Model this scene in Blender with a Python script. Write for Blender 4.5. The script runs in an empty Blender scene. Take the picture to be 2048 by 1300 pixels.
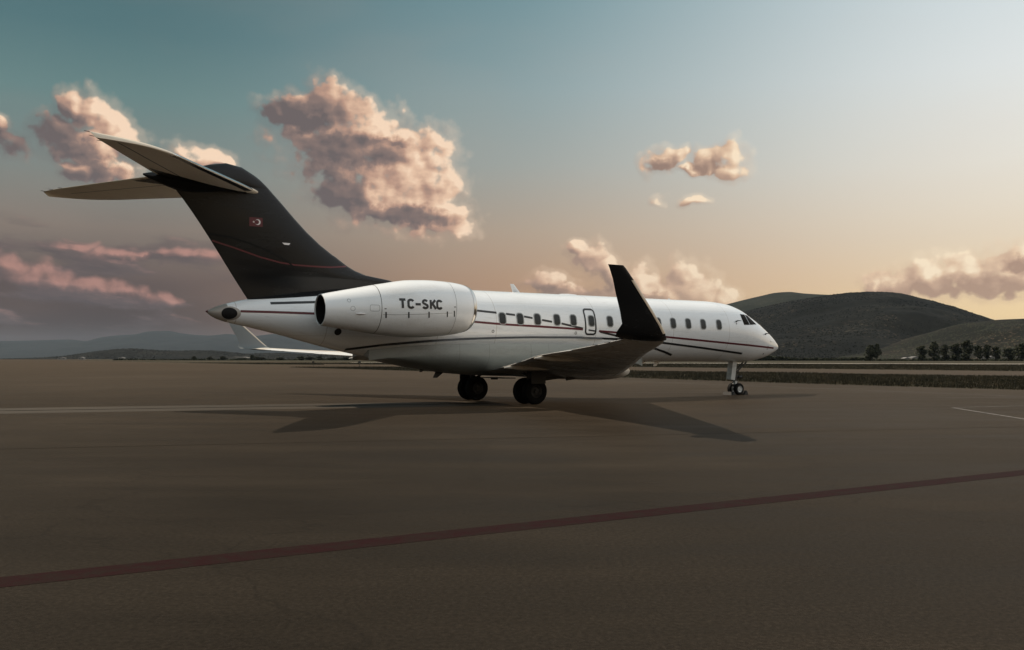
import bpy, math, random
import numpy as np
from mathutils import Vector

random.seed(7)
rng = np.random.default_rng(7)
scene = bpy.context.scene
COL = scene.collection

# ------------------------------------------------------------------ camera
F, CX, HOR, CAMH = 1822.0, 1024.0, 717.2, 1.662      # photograph pixels (2048 x 1300)
cam_d = bpy.data.cameras.new('camera')
cam = bpy.data.objects.new('camera', cam_d)
COL.objects.link(cam)
scene.camera = cam
cam.location = (0, 0, CAMH)
cam.rotation_euler = (math.radians(90), 0, 0)
cam_d.sensor_fit = 'HORIZONTAL'
cam_d.sensor_width = 36.0
cam_d.lens = 36.0 * F / 2048.0
cam_d.shift_y = (HOR - 650.0) / 2048.0
cam_d.clip_start = 0.1
cam_d.clip_end = 60000
scene.render.resolution_x, scene.render.resolution_y = 1024, 650


def lin(r, g, b):
    f = lambda c: (c / 255 / 12.92) if c / 255 <= 0.04045 else ((c / 255 + 0.055) / 1.055) ** 2.4
    return (f(r), f(g), f(b), 1.0)


# ------------------------------------------------------------------ node helper
class NT:
    def __init__(self, tree):
        self.t = tree
        self.n = tree.nodes
        self.l = tree.links

    def new(self, typ, **kw):
        nd = self.n.new(typ)
        for k, v in kw.items():
            setattr(nd, k, v)
        return nd

    def put(self, sock, v):
        if v is None:
            return
        if isinstance(v, bpy.types.NodeSocket):
            self.l.new(v, sock)
        else:
            sock.default_value = v

    def m(self, op, a, b=None, c=None, clamp=False):
        nd = self.new('ShaderNodeMath', operation=op)
        nd.use_clamp = clamp
        for i, v in enumerate((a, b, c)):
            self.put(nd.inputs[i], v)
        return nd.outputs[0]

    def v(self, op, a, b=None, scale=None):
        nd = self.new('ShaderNodeVectorMath', operation=op)
        self.put(nd.inputs[0], a)
        if b is not None:
            self.put(nd.inputs[1], b)
        if scale is not None:
            self.put(nd.inputs['Scale'], scale)
        return nd.outputs['Value'] if op in ('LENGTH', 'DOT_PRODUCT', 'DISTANCE') else nd.outputs[0]

    def sep(self, a):
        nd = self.new('ShaderNodeSeparateXYZ')
        self.put(nd.inputs[0], a)
        return nd.outputs

    def comb(self, x, y, z):
        nd = self.new('ShaderNodeCombineXYZ')
        for i, v in enumerate((x, y, z)):
            self.put(nd.inputs[i], v)
        return nd.outputs[0]

    def noise(self, vec, scale, detail=4, rough=0.55, col=False, lac=2.0, dist=0.0, dim='3D'):
        nd = self.new('ShaderNodeTexNoise', noise_dimensions=dim)
        self.put(nd.inputs['Vector'], vec)
        nd.inputs['Scale'].default_value = scale
        nd.inputs['Detail'].default_value = detail
        nd.inputs['Roughness'].default_value = rough
        nd.inputs['Lacunarity'].default_value = lac
        nd.inputs['Distortion'].default_value = dist
        return nd.outputs['Color'] if col else nd.outputs['Fac']

    def ramp(self, fac, stops, interp='LINEAR'):
        nd = self.new('ShaderNodeValToRGB')
        self.put(nd.inputs[0], fac)
        cr = nd.color_ramp
        cr.interpolation = interp
        while len(cr.elements) < len(stops):
            cr.elements.new(0.5)
        for e, (p, c) in zip(cr.elements, stops):
            e.position = p
            e.color = c if len(c) == 4 else (*c, 1)
        return nd.outputs[0]

    def mix(self, fac, a, b, blend='MIX'):
        nd = self.new('ShaderNodeMix', data_type='RGBA', blend_type=blend)
        self.put(nd.inputs[0], fac)
        self.put(nd.inputs[6], a)
        self.put(nd.inputs[7], b)
        return nd.outputs[2]

    def smooth(self, x, lo, hi, a=0.0, b=1.0):
        nd = self.new('ShaderNodeMapRange', interpolation_type='SMOOTHSTEP')
        self.put(nd.inputs[0], x)
        for i, v in enumerate((lo, hi, a, b)):
            self.put(nd.inputs[1 + i], v)
        return nd.outputs[0]


def azel(px, py):
    u, v = (px - CX) / F, (HOR - py) / F
    return math.degrees(math.atan(u)), math.degrees(math.atan2(v, math.hypot(1, u)))


# ------------------------------------------------------------------ world: evening sky with cumulus
world = bpy.data.worlds.new('World')
scene.world = world
world.use_nodes = True
world.node_tree.nodes.clear()
W = NT(world.node_tree)
geo = W.new('ShaderNodeTexCoord')
dx, dy, dz = W.sep(geo.outputs['Generated'])
AZ = W.m('MULTIPLY', W.m('ARCTAN2', dx, dy), 180 / math.pi)
EL = W.m('MULTIPLY', W.m('ARCSINE', dz), 180 / math.pi)
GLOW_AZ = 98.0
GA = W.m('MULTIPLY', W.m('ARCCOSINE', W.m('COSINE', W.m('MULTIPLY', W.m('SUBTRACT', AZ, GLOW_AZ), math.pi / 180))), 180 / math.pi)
e01 = W.m('DIVIDE', EL, 40.0, clamp=True)


def eramp(st):
    return W.ramp(e01, [(e / 40.0, lin(*c)) for e, c in st], 'EASE' if False else 'LINEAR')


far_r = eramp([(0, (66, 58, 58)), (2.2, (72, 60, 58)), (4.5, (90, 78, 76)), (7.5, (130, 119, 110)), (11, (126, 134, 130)), (15, (104, 132, 132)), (18.5, (85, 117, 122)), (21.5, (80, 112, 118)), (40, (76, 106, 114))])
mid_r = eramp([(0, (176, 134, 106)), (2.5, (184, 144, 114)), (5, (188, 155, 127)), (8, (182, 164, 145)), (12, (164, 168, 163)), (16.5, (146, 165, 168)), (21.5, (122, 151, 158)), (40, (128, 154, 162))])
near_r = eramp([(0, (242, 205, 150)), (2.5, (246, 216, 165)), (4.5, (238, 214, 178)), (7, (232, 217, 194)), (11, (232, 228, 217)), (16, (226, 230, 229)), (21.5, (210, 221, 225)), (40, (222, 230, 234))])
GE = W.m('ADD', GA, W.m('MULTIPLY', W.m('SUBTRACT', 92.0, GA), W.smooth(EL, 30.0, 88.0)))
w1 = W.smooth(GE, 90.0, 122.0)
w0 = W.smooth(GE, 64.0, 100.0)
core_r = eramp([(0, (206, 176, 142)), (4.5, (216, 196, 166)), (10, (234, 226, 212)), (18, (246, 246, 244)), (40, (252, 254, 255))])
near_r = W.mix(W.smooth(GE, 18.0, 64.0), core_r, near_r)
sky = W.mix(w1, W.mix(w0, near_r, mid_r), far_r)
# faint uneven veil
veil = W.noise(W.comb(W.m('MULTIPLY', AZ, 0.05), W.m('MULTIPLY', EL, 0.16), 3.0), 1.0, 3, 0.55, dim='2D')
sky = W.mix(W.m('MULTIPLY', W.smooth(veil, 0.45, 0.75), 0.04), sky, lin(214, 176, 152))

# --- layered bank low on the side away from the glow
bv = W.comb(W.m('MULTIPLY', AZ, 0.14), W.m('ADD', W.m('MULTIPLY', EL, 0.62), W.m('MULTIPLY', AZ, 0.055)), 1.7)
bn = W.noise(bv, 1.0, 5, 0.55, dim='2D')
bank = W.m('MULTIPLY', W.smooth(bn, 0.44, 0.60), W.m('MULTIPLY', W.smooth(GA, 110, 122), W.m('MULTIPLY', W.smooth(EL, 1.0, 2.6), W.smooth(EL, 8.4, 6.6))))
bn2 = W.noise(W.v('ADD', bv, (0.05, 0.14, 0)), 1.0, 5, 0.55, dim='2D')
blit = W.m('ADD', 0.22, W.m('MULTIPLY', W.m('SUBTRACT', bn, bn2), 3.0), clamp=True)
bcol = W.ramp(blit, [(0, lin(88, 80, 82)), (0.45, lin(106, 93, 92)), (1.0, lin(176, 134, 124))])
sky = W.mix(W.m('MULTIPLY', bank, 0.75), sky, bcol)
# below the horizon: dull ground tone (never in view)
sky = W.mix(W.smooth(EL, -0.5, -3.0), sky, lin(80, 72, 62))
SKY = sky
CL_VS = 0.85
# --- cumulus: groups of blobs in (azimuth, elevation) degrees, fretted by noise; each group only within its bounds
CLOUDS = [  # centre and radii as photograph pixels, turned into sky angles below
    [(560, 222, 50, 36), (600, 215, 50, 40), (652, 205, 56, 58), (697, 222, 58, 58), (640, 268, 120, 66),
     (745, 265, 78, 62), (800, 300, 84, 66), (868, 308, 50, 60), (700, 318, 130, 72), (800, 350, 118, 80),
     (872, 375, 60, 90), (675, 380, 60, 50), (740, 402, 100, 56), (830, 418, 104, 56), (895, 440, 58, 38)],
    [(150, 212, 42, 36), (190, 228, 60, 54), (215, 250, 56, 50), (120, 258, 64, 46), (180, 300, 90, 50), (255, 285, 46, 34),
     (215, 340, 76, 36), (20, 285, 50, 32), (-12, 250, 40, 30), (395, 318, 76, 30), (440, 326, 40, 18), (155, 345, 40, 20)],
    [(1325, 322, 42, 30), (1350, 312, 34, 24), (1420, 322, 34, 32), (1458, 312, 40, 40), (1462, 340, 46, 26), (1385, 336, 42, 14),
     (1318, 400, 26, 17, 0.66), (1385, 402, 42, 19, 0.66)],
    [(1160, 496, 40, 19), (1190, 512, 44, 32), (1218, 545, 36, 44), (1090, 566, 50, 30), (1130, 590, 74, 30), (1210, 594, 80, 34),
     (1290, 570, 44, 44), (1330, 594, 64, 36), (1368, 556, 46, 44), (1395, 590, 66, 44), (1450, 598, 34, 28)],
    [(1742, 574, 28, 30), (1790, 574, 64, 40), (1860, 558, 66, 46), (1930, 550, 76, 48), (2000, 552, 80, 56), (2040, 520, 56, 40), (2150, 540, 130, 70)],
    [(-60, 528, 80, 34), (20, 538, 60, 32), (70, 556, 44, 28), (110, 560, 60, 34), (160, 576, 48, 28), (210, 576, 60, 30), (256, 592, 60, 24), (320, 600, 60, 18),
     (150, 494, 60, 14), (390, 514, 100, 20), (240, 512, 90, 14)],
]
BOUNDS = [(492, 1040), (-900, 492), (1240, 1560), (1010, 1520), (1660, 2700), (-900, 480)]
SHADES = [
    [(575, 228, 66, 38), (610, 245, 60, 24), (715, 302, 125, 36), (770, 285, 60, 16), (690, 392, 66, 44), (820, 432, 120, 24)],
    [(110, 252, 64, 44), (25, 280, 80, 44), (205, 350, 90, 36), (140, 300, 66, 34)],
    [(1325, 334, 40, 18), (1388, 342, 50, 12), (1424, 334, 24, 22)],
    [(1150, 592, 110, 24), (1235, 592, 60, 30), (1300, 600, 50, 16)],
    [(1880, 580, 200, 30), (2060, 580, 120, 34), (2040, 530, 40, 20)],
    [(120, 600, 240, 22), (300, 520, 120, 10)],
]
PV = W.comb(AZ, EL, 0.0)


def cloud_group(blobs, idx):
    grp = bpy.data.node_groups.new('cumulus_field', 'ShaderNodeTree')
    grp.interface.new_socket('P', in_out='INPUT', socket_type='NodeSocketVector')
    grp.interface.new_socket('D', in_out='OUTPUT', socket_type='NodeSocketFloat')
    grp.interface.new_socket('S', in_out='OUTPUT', socket_type='NodeSocketFloat')
    G = NT(grp)
    gi, go = G.new('NodeGroupInput'), G.new('NodeGroupOutput')
    P = gi.outputs[0]
    warp = G.v('SUBTRACT', G.noise(P, 0.55, 1, 0.5, col=True, dim='2D'), (0.5, 0.5, 0.5))
    Pw = G.v('MULTIPLY', G.v('ADD', P, G.v('SCALE', warp, scale=1.1)), (1, 1, 0))
    acc, lo, hi = None, [1e9, 1e9], [-1e9, -1e9]
    for (bx, by, rx, ry, *bias) in blobs:
        a, e = azel(bx, by)
        a2, _ = azel(bx + 10, by)
        _, e2 = azel(bx, by - 10)
        ra, rb = rx * (a2 - a) / 10, ry * (e2 - e) / 10
        lo = [min(lo[0], a - ra), min(lo[1], e - rb)]
        hi = [max(hi[0], a + ra), max(hi[1], e + rb)]
        ln = G.v('LENGTH', G.v('MULTIPLY', G.v('SUBTRACT', Pw, (a, e, 0)), (1 / ra, 1 / rb, 0)))
        val = G.m('SUBTRACT', bias[0] if bias else 1.0, ln)
        acc = val if acc is None else G.m('SMOOTH_MAX', acc, val, 0.15)
    vor = G.new('ShaderNodeTexVoronoi', feature='SMOOTH_F1', voronoi_dimensions='2D')
    G.put(vor.inputs['Vector'], P)
    vor.inputs['Scale'].default_value = CL_VS
    vor.inputs['Detail'].default_value = 1.5
    vor.inputs['Roughness'].default_value = 0.6
    vor.inputs['Smoothness'].default_value = 0.35
    bil = G.m('SUBTRACT', 0.42, vor.outputs['Distance'])
    fb = G.m('SUBTRACT', G.noise(P, 1.3, 6, 0.53, dim='2D'), 0.5)
    den = G.m('ADD', G.m('ADD', G.m('MINIMUM', acc, 0.5), G.m('MULTIPLY', bil, 0.40)), G.m('MULTIPLY', fb, 0.50))
    G.l.new(den, go.inputs[0])
    G.l.new(acc, go.inputs[1])

    def field(vec):
        nd = W.new('ShaderNodeGroup')
        nd.node_tree = grp
        W.put(nd.inputs[0], vec)
        return nd.outputs[0], nd.outputs[1]

    d0, s0 = field(PV)
    d1, s1 = field(W.v('ADD', PV, (0.30, 0.27, 0)))
    alpha = W.m('MAXIMUM', W.smooth(d0, -0.08, 0.26), W.smooth(d0, -0.45, 0.05, 0.0, 0.24)) if idx != 5 else W.m('MULTIPLY', W.smooth(d0, -0.25, 0.55), 0.72)
    big = W.noise(W.v('MULTIPLY', PV, (0.30, 0.75, 1)), 1.0, 3, 0.5, dim='2D')
    lit = W.m('ADD', W.m('ADD', 0.60, W.m('MULTIPLY', W.m('SUBTRACT', d0, d1), 0.42)), W.m('MULTIPLY', W.m('SUBTRACT', big, 0.5), 1.0))
    lit = W.m('ADD', lit, W.m('MULTIPLY', W.m('SUBTRACT', s0, s1), 0.8))
    if idx < 2:
        gx = ((560, 920), (40, 270))[idx]
        lit = W.m('ADD', lit, W.smooth(AZ, azel(gx[0], 300)[0], azel(gx[1], 300)[0], -0.14, 0.26))
    wp = W.v('SUBTRACT', W.noise(PV, 0.9, 4, 0.6, col=True, dim='2D'), (0.5, 0.5, 0.5))
    Pq = W.v('MULTIPLY', W.v('ADD', PV, W.v('SCALE', wp, scale=1.4)), (1, 1, 0))
    dk = None
    for (bx, by, rx, ry) in SHADES[idx]:
        a, e = azel(bx, by)
        ra, rb = azel(bx + rx, by)[0] - a, azel(bx, by - ry)[1] - e
        val = W.m('SUBTRACT', 1.0, W.v('LENGTH', W.v('MULTIPLY', W.v('SUBTRACT', Pq, (a, e, 0)), (1 / ra, 1 / rb, 0))))
        dk = val if dk is None else W.m('MAXIMUM', dk, val)
    lit = W.m('SUBTRACT', lit, W.smooth(dk, -0.25, 0.7, 0.0, 0.56), clamp=True)
    cl_far = W.ramp(lit, [(0.0, lin(108, 99, 99)), (0.35, lin(140, 120, 113)), (0.6, lin(188, 152, 133)), (0.85, lin(228, 192, 164)), (1.0, lin(246, 216, 188))])
    cl_near = W.ramp(lit, [(0.0, lin(172, 142, 124)), (0.4, lin(198, 166, 143)), (0.7, lin(226, 196, 166)), (1.0, lin(250, 230, 200))])
    cloud = W.mix(W.smooth(GA, 76, 106), cl_near, cl_far)
    if idx == 5:
        cloud = W.ramp(lit, [(0.0, lin(96, 85, 86)), (0.45, lin(128, 103, 99)), (1.0, lin(196, 146, 133))])
    alpha = W.m('MULTIPLY', alpha, W.smooth(EL, 0.0, 8.0, 0.55 if idx == 3 else 0.85, 1.0))
    col = W.mix(alpha, SKY, cloud)
    mg = 1.3
    AL, AH = (azel(b_[0], 300)[0] for b_ in ((BOUNDS[idx][0], 0), (BOUNDS[idx][1], 0)))
    lo[0], hi[0] = AL + mg, AH - mg
    inside = W.m('MULTIPLY', W.m('MULTIPLY', W.m('GREATER_THAN', AZ, lo[0] - mg), W.m('LESS_THAN', AZ, hi[0] + mg)),
                 W.m('MULTIPLY', W.m('GREATER_THAN', EL, lo[1] - mg), W.m('LESS_THAN', EL, hi[1] + mg)))
    return inside, col


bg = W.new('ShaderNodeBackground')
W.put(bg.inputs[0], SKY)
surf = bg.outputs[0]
for gi_, blobs in enumerate(CLOUDS):
    inside, col = cloud_group(blobs, gi_)
    b2 = W.new('ShaderNodeBackground')
    W.put(b2.inputs[0], col)
    mx = W.new('ShaderNodeMixShader')
    W.l.new(inside, mx.inputs[0])
    W.l.new(surf, mx.inputs[1])
    W.l.new(b2.outputs[0], mx.inputs[2])
    surf = mx.outputs[0]
wo = W.new('ShaderNodeOutputWorld')
W.l.new(surf, wo.inputs[0])
world.cycles.sampling_method = 'MANUAL'
world.cycles.sample_map_resolution = 512

# ------------------------------------------------------------------ sun
SHX, SHY = 0.70, -0.30                       # ground shadow of a 1 m post (right, towards the camera)
sun_d = bpy.data.lights.new('sun', 'SUN')
sun = bpy.data.objects.new('sun', sun_d)
COL.objects.link(sun)
sun_d.energy = 5.0
sun_d.angle = math.radians(0.6)
sun_d.color = (1.0, 0.86, 0.70)
sun.rotation_euler = Vector((SHX, SHY, -1.0)).to_track_quat('-Z', 'Y').to_euler()
sun.location = (-40, 20, 60)

vs = scene.view_settings
vs.view_transform = 'Standard'
vs.look = 'None'
vs.exposure = 0.0
vs.gamma = 1.0
vs.use_curve_mapping = False


# ------------------------------------------------------------------ materials
MATS = {}


def mat(name, color, rough=0.5, metal=0.0, spec=0.5, coat=0.0, build=None, emit=None):
    m = bpy.data.materials.new(name)
    m.use_nodes = True
    T = NT(m.node_tree)
    b = m.node_tree.nodes['Principled BSDF']
    b.inputs['Base Color'].default_value = (*color[:3], 1)
    b.inputs['Roughness'].default_value = rough
    b.inputs['Metallic'].default_value = metal
    b.inputs['Specular IOR Level'].default_value = spec
    b.inputs['Coat Weight'].default_value = coat
    b.inputs['Coat Roughness'].default_value = 0.08
    if build:
        build(T, b)
    MATS[name] = m
    return m


def objco(T, kind='Object'):
    return T.new('ShaderNodeTexCoord').outputs[kind]


def bump(T, b, h, strength=0.3, dist=0.02):
    nd = T.new('ShaderNodeBump')
    nd.inputs['Strength'].default_value = strength
    nd.inputs['Distance'].default_value = dist
    T.put(nd.inputs['Height'], h)
    T.l.new(nd.outputs[0], b.inputs['Normal'])


def grime(base, dark, amt=0.35, scale=1.2, rough=(0.12, 0.30), seams=None):
    def f(T, b):
        co = objco(T)
        n1 = T.noise(T.v('MULTIPLY', co, (0.35, 1, 1.2)), scale, 6, 0.65)
        n2 = T.noise(co, scale * 14, 3, 0.6)
        k = T.m('MULTIPLY', T.smooth(T.m('ADD', T.m('MULTIPLY', n1, 0.75), T.m('MULTIPLY', n2, 0.25)), 0.45, 0.72), amt)
        c = T.mix(k, (*base, 1), (*dark, 1))
        if seams:
            x = T.sep(co)[0]
            for (xs, w) in seams:
                line = T.smooth(T.m('ABSOLUTE', T.m('SUBTRACT', x, xs)), w, w * 0.35, 0, 0.6)
                c = T.mix(line, c, (*dark, 1))
            zz = T.sep(co)[2]
            for zs in (3.72, 2.42):
                line = T.smooth(T.m('ABSOLUTE', T.m('SUBTRACT', zz, zs)), 0.011, 0.004, 0, 0.30)
                c = T.mix(line, c, (*dark, 1))
            # streaks running down and aft from the seams
            sk = T.smooth(T.noise(T.v('MULTIPLY', co, (0.6, 1.0, 5.0)), 2.6, 4, 0.6), 0.56, 0.74, 0.0, 0.22)
            c = T.mix(sk, c, (*dark, 1))
        T.put(b.inputs['Base Color'], c)
        T.put(b.inputs['Roughness'], T.smooth(n1, 0.3, 0.75, rough[0], rough[1]))
        bump(T, b, T.noise(co, 2.2, 2, 0.4), 0.05, 0.02)
    return f


mat('white_paint', (0.74, 0.74, 0.73), 0.3, 0, 0.5, 0.7, grime((0.82, 0.835, 0.85), (0.42, 0.39, 0.35), 0.22, 1.1, seams=[(16 - q, 0.017) for q in (4.6, 7.9, 12.0, 16.6, 19.0, 22.9, 25.75)]))
mat('belly_paint', (0.25, 0.27, 0.26), 0.4, 0, 0.5, 0.0, grime((0.25, 0.27, 0.26), (0.12, 0.11, 0.10), 0.5, 1.4, (0.3, 0.5), seams=[(16 - q, 0.014) for q in (12.6, 14.4, 15.2, 17.0, 18.2)]))
mat('wing_paint', (0.42, 0.40, 0.37), 0.4, 0, 0.5, 0.1, grime((0.66, 0.60, 0.52), (0.22, 0.18, 0.14), 0.55, 1.0, (0.22, 0.42)))
mat('wing_white', (0.70, 0.70, 0.69), 0.35, 0, 0.5, 0.2, grime((0.72, 0.72, 0.71), (0.35, 0.32, 0.29), 0.4, 1.0, (0.28, 0.5)))
mat('tail_grey', (0.36, 0.33, 0.29), 0.4, 0, 0.5, 0.1, grime((0.80, 0.69, 0.55), (0.50, 0.41, 0.32), 0.45, 0.9, (0.3, 0.5)))
mat('nacelle_paint', (0.72, 0.72, 0.71), 0.35, 0, 0.5, 0.2, grime((0.82, 0.835, 0.85), (0.38, 0.32, 0.26), 0.26, 1.6, (0.14, 0.32)))
mat('black_paint', (0.010, 0.010, 0.011), 0.3, 0, 0.22, 0.0, grime((0.0095, 0.0098, 0.0105), (0.016, 0.016, 0.016), 0.6, 1.3, (0.16, 0.32)))
mat('stripe_black', (0.014, 0.014, 0.015), 0.4)
mat('stripe_red', (0.095, 0.006, 0.013), 0.4)
mat('stripe_red_dark', (0.085, 0.004, 0.008), 0.4)
mat('swoosh_dark', (0.002, 0.002, 0.002), 0.6, 0, 0.2)
mat('flag_red', (0.085, 0.003, 0.008), 0.4)
mat('winglet_grey', (0.17, 0.18, 0.18), 0.5, 0, 0.3, 0, grime((0.17, 0.18, 0.18), (0.12, 0.12, 0.11), 0.4, 1.0, (0.3, 0.5)))
mat('flag_white', (0.75, 0.72, 0.72), 0.4)
mat('bare_metal', (0.62, 0.61, 0.59), 0.16, 1.0)
mat('dull_metal', (0.36, 0.33, 0.30), 0.5, 0.35)
mat('edge_metal', (0.56, 0.48, 0.38), 0.45, 0.6)
mat('exhaust_dark', (0.010, 0.009, 0.009), 0.7, 0.0, 0.2)
mat('glass_dark', (0.014, 0.016, 0.015), 0.12, 0, 0.3)
mat('glass_cockpit', (0.014, 0.011, 0.008), 0.25, 0, 0.01)
mat('window_ring', (0.30, 0.31, 0.31), 0.45)
mat('rubber', (0.009, 0.009, 0.009), 0.8, 0, 0.1, 0, grime((0.008, 0.008, 0.008), (0.018, 0.016, 0.014), 0.5, 3, (0.65, 0.85)))
mat('gear_paint', (0.50, 0.50, 0.48), 0.42, 0, 0.5, 0, grime((0.48, 0.48, 0.46), (0.15, 0.13, 0.11), 0.6, 4, (0.35, 0.6)))
mat('gear_dark', (0.03, 0.028, 0.026), 0.55, 0.2)
mat('rim_shaded', (0.022, 0.021, 0.020), 0.6, 0.1)  # main wheel rims: shadow under the aircraft put into the colour
mat('line_black', (0.05, 0.048, 0.045), 0.5)
mat('chock', (0.03, 0.028, 0.026), 0.8)
mat('nav_red', (0.07, 0.012, 0.012), 0.3)


# ------------------------------------------------------------------ mesh helpers
def mesh_obj(name, verts, faces, material, parent=None, smooth=True, sharp=35):
    me = bpy.data.meshes.new(name)
    me.from_pydata([tuple(map(float, v)) for v in verts], [], [tuple(f) for f in faces])
    me.update()
    if smooth:
        me.shade_smooth()
        me.set_sharp_from_angle(angle=math.radians(sharp))
    if material:
        me.materials.append(MATS[material] if isinstance(material, str) else material)
    o = bpy.data.objects.new(name, me)
    COL.objects.link(o)
    if parent is not None:
        o.parent = parent
    return o


def tag(o, label=None, cat=None, group=None, kind=None):
    for k, v in (('label', label), ('category', cat), ('group', group), ('kind', kind)):
        if v:
            o[k] = v
    return o


def empty(name, loc=(0, 0, 0), rz=0.0):
    o = bpy.data.objects.new(name, None)
    COL.objects.link(o)
    o.location = loc
    o.rotation_euler = (0, 0, rz)
    return o


def loft(rings, cap0=True, cap1=True):
    """rings: list of equal-length vertex loops"""
    n = len(rings[0])
    V = [p for r in rings for p in r]
    Fc = []
    for i in range(len(rings) - 1):
        for j in range(n):
            k = (j + 1) % n
            Fc.append((i * n + j, i * n + k, (i + 1) * n + k, (i + 1) * n + j))
    if cap0:
        Fc.append(tuple(range(n))[::-1])
    if cap1:
        Fc.append(tuple(range((len(rings) - 1) * n, len(rings) * n)))
    return V, Fc


def merge(*parts):
    V, Fc = [], []
    for v, f in parts:
        o = len(V)
        V += list(v)
        Fc += [tuple(i + o for i in q) for q in f]
    return V, Fc


def tube(pts, rad, n=10, caps=True):
    pts = [Vector(p) for p in pts]
    rad = rad if isinstance(rad, (list, tuple)) else [rad] * len(pts)
    rings = []
    for i, p in enumerate(pts):
        d = (pts[min(i + 1, len(pts) - 1)] - pts[max(i - 1, 0)]).normalized()
        u = d.orthogonal().normalized()
        if abs(d.z) < 0.9:
            u = d.cross(Vector((0, 0, 1))).normalized()
        else:
            u = d.cross(Vector((0, 1, 0))).normalized()
        w = d.cross(u)
        rings.append([tuple(p + (u * math.cos(t) + w * math.sin(t)) * rad[i]) for t in np.linspace(0, 2 * math.pi, n, endpoint=False)])
    return loft(rings, caps, caps)


def box(c, s, tilt=0.0):
    V = []
    for z in (-1, 1):
        for (x, y) in ((-1, -1), (1, -1), (1, 1), (-1, 1)):
            px, py, pz = x * s[0] / 2, y * s[1] / 2, z * s[2] / 2
            ct, st = math.cos(tilt), math.sin(tilt)
            V.append((c[0] + px * ct + pz * st, c[1] + py, c[2] - px * st + pz * ct))
    return V, [(0, 3, 2, 1), (4, 5, 6, 7), (0, 1, 5, 4), (1, 2, 6, 5), (2, 3, 7, 6), (3, 0, 4, 7)]


def pchip(xs, ys):
    xs, ys = np.array(xs, float), np.array(ys, float)
    h = np.diff(xs)
    d = np.diff(ys) / h
    m = np.zeros(len(xs))
    m[0], m[-1] = d[0], d[-1]
    for i in range(1, len(xs) - 1):
        if d[i - 1] * d[i] > 0:
            w1_, w2_ = 2 * h[i] + h[i - 1], h[i] + 2 * h[i - 1]
            m[i] = (w1_ + w2_) / (w1_ / d[i - 1] + w2_ / d[i])

    def f(x):
        x = np.clip(x, xs[0], xs[-1])
        i = int(np.clip(np.searchsorted(xs, x) - 1, 0, len(h) - 1))
        t = (x - xs[i]) / h[i]
        return float((2 * t ** 3 - 3 * t ** 2 + 1) * ys[i] + (t ** 3 - 2 * t ** 2 + t) * h[i] * m[i] + (-2 * t ** 3 + 3 * t ** 2) * ys[i + 1] + (t ** 3 - t ** 2) * h[i] * m[i + 1])
    return f


# ------------------------------------------------------------------ ground, pavements, grass
def ground_at(px, py, z=0.0):
    D = F * (CAMH - z) / (py - HOR)
    return ((px - CX) / F * D, D)


def sheet(name, pts, z, material, parent=None):
    return mesh_obj(name, [(x, y, z) for x, y in pts], [tuple(range(len(pts)))], material, parent, smooth=False)


def m_pave(T, b):
    co = objco(T)
    big = T.noise(co, 0.045, 5, 0.6)
    mid = T.noise(T.v('MULTIPLY', co, (0.25, 1.0, 1)), 0.55, 5, 0.62)
    fine = T.noise(co, 26, 4, 0.75)
    grit = T.noise(co, 160, 2, 0.7)
    k = T.m('ADD', T.m('ADD', T.m('MULTIPLY', big, 0.34), T.m('MULTIPLY', mid, 0.24)), T.m('ADD', T.m('MULTIPLY', fine, 0.22), T.m('MULTIPLY', grit, 0.20)))
    c = T.ramp(k, [(0.34, (0.0085, 0.0068, 0.0051)), (0.50, (0.0238, 0.0191, 0.0144)), (0.66, (0.054, 0.0435, 0.0332))])
    gr = T.m('ADD', 0.30, T.m('MULTIPLY', T.m('ADD', T.m('MULTIPLY', fine, 0.6), T.m('MULTIPLY', grit, 0.4)), 1.4))
    c = T.mix(1.0, c, T.comb(gr, gr, gr), 'MULTIPLY')
    # oil and tyre stains
    st = T.smooth(T.noise(T.v('MULTIPLY', co, (0.09, 0.5, 1)), 0.9, 4, 0.6), 0.60, 0.78)
    c = T.mix(T.m('MULTIPLY', st, 0.65), c, (0.014, 0.011, 0.009, 1))
    sp = T.smooth(T.noise(co, 1.7, 3, 0.5), 0.70, 0.78)
    c = T.mix(T.m('MULTIPLY', sp, 0.6), c, (0.012, 0.010, 0.008, 1))
    # hairline cracks
    vo = T.new('ShaderNodeTexVoronoi', feature='DISTANCE_TO_EDGE')
    T.put(vo.inputs['Vector'], T.v('ADD', co, T.v('SCALE', T.noise(co, 0.8, 3, 0.6, col=True), scale=1.3)))
    vo.inputs['Scale'].default_value = 0.16
    cr = T.smooth(vo.outputs['Distance'], 0.006, 0.001)
    c = T.mix(T.m('MULTIPLY', cr, 0.22), c, (0.008, 0.007, 0.006, 1))
    T.put(b.inputs['Base Color'], c)
    T.put(b.inputs['Roughness'], T.smooth(mid, 0.3, 0.7, 0.52, 0.68))
    b.inputs['Sheen Weight'].default_value = 0.27
    b.inputs['Sheen Roughness'].default_value = 0.10
    b.inputs['Sheen Tint'].default_value = (1.0, 0.86, 0.69, 1)
    bump(T, b, T.m('ADD', T.m('MULTIPLY', fine, 0.6), T.m('MULTIPLY', grit, 0.4)), 0.35, 0.006)


mat('pavement', (0.07, 0.06, 0.05), 0.65, 0, 0.015, 0, m_pave)


def m_field(T, b):
    co = objco(T)
    n = T.noise(co, 0.02, 6, 0.65)
    n2 = T.noise(co, 0.9, 4, 0.6)
    c = T.ramp(T.m('ADD', T.m('MULTIPLY', n, 0.6), T.m('MULTIPLY', n2, 0.4)), [(0.35, (0.016, 0.016, 0.009)), (0.5, (0.034, 0.029, 0.016)), (0.7, (0.070, 0.055, 0.030))])
    T.put(b.inputs['Base Color'], c)


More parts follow.
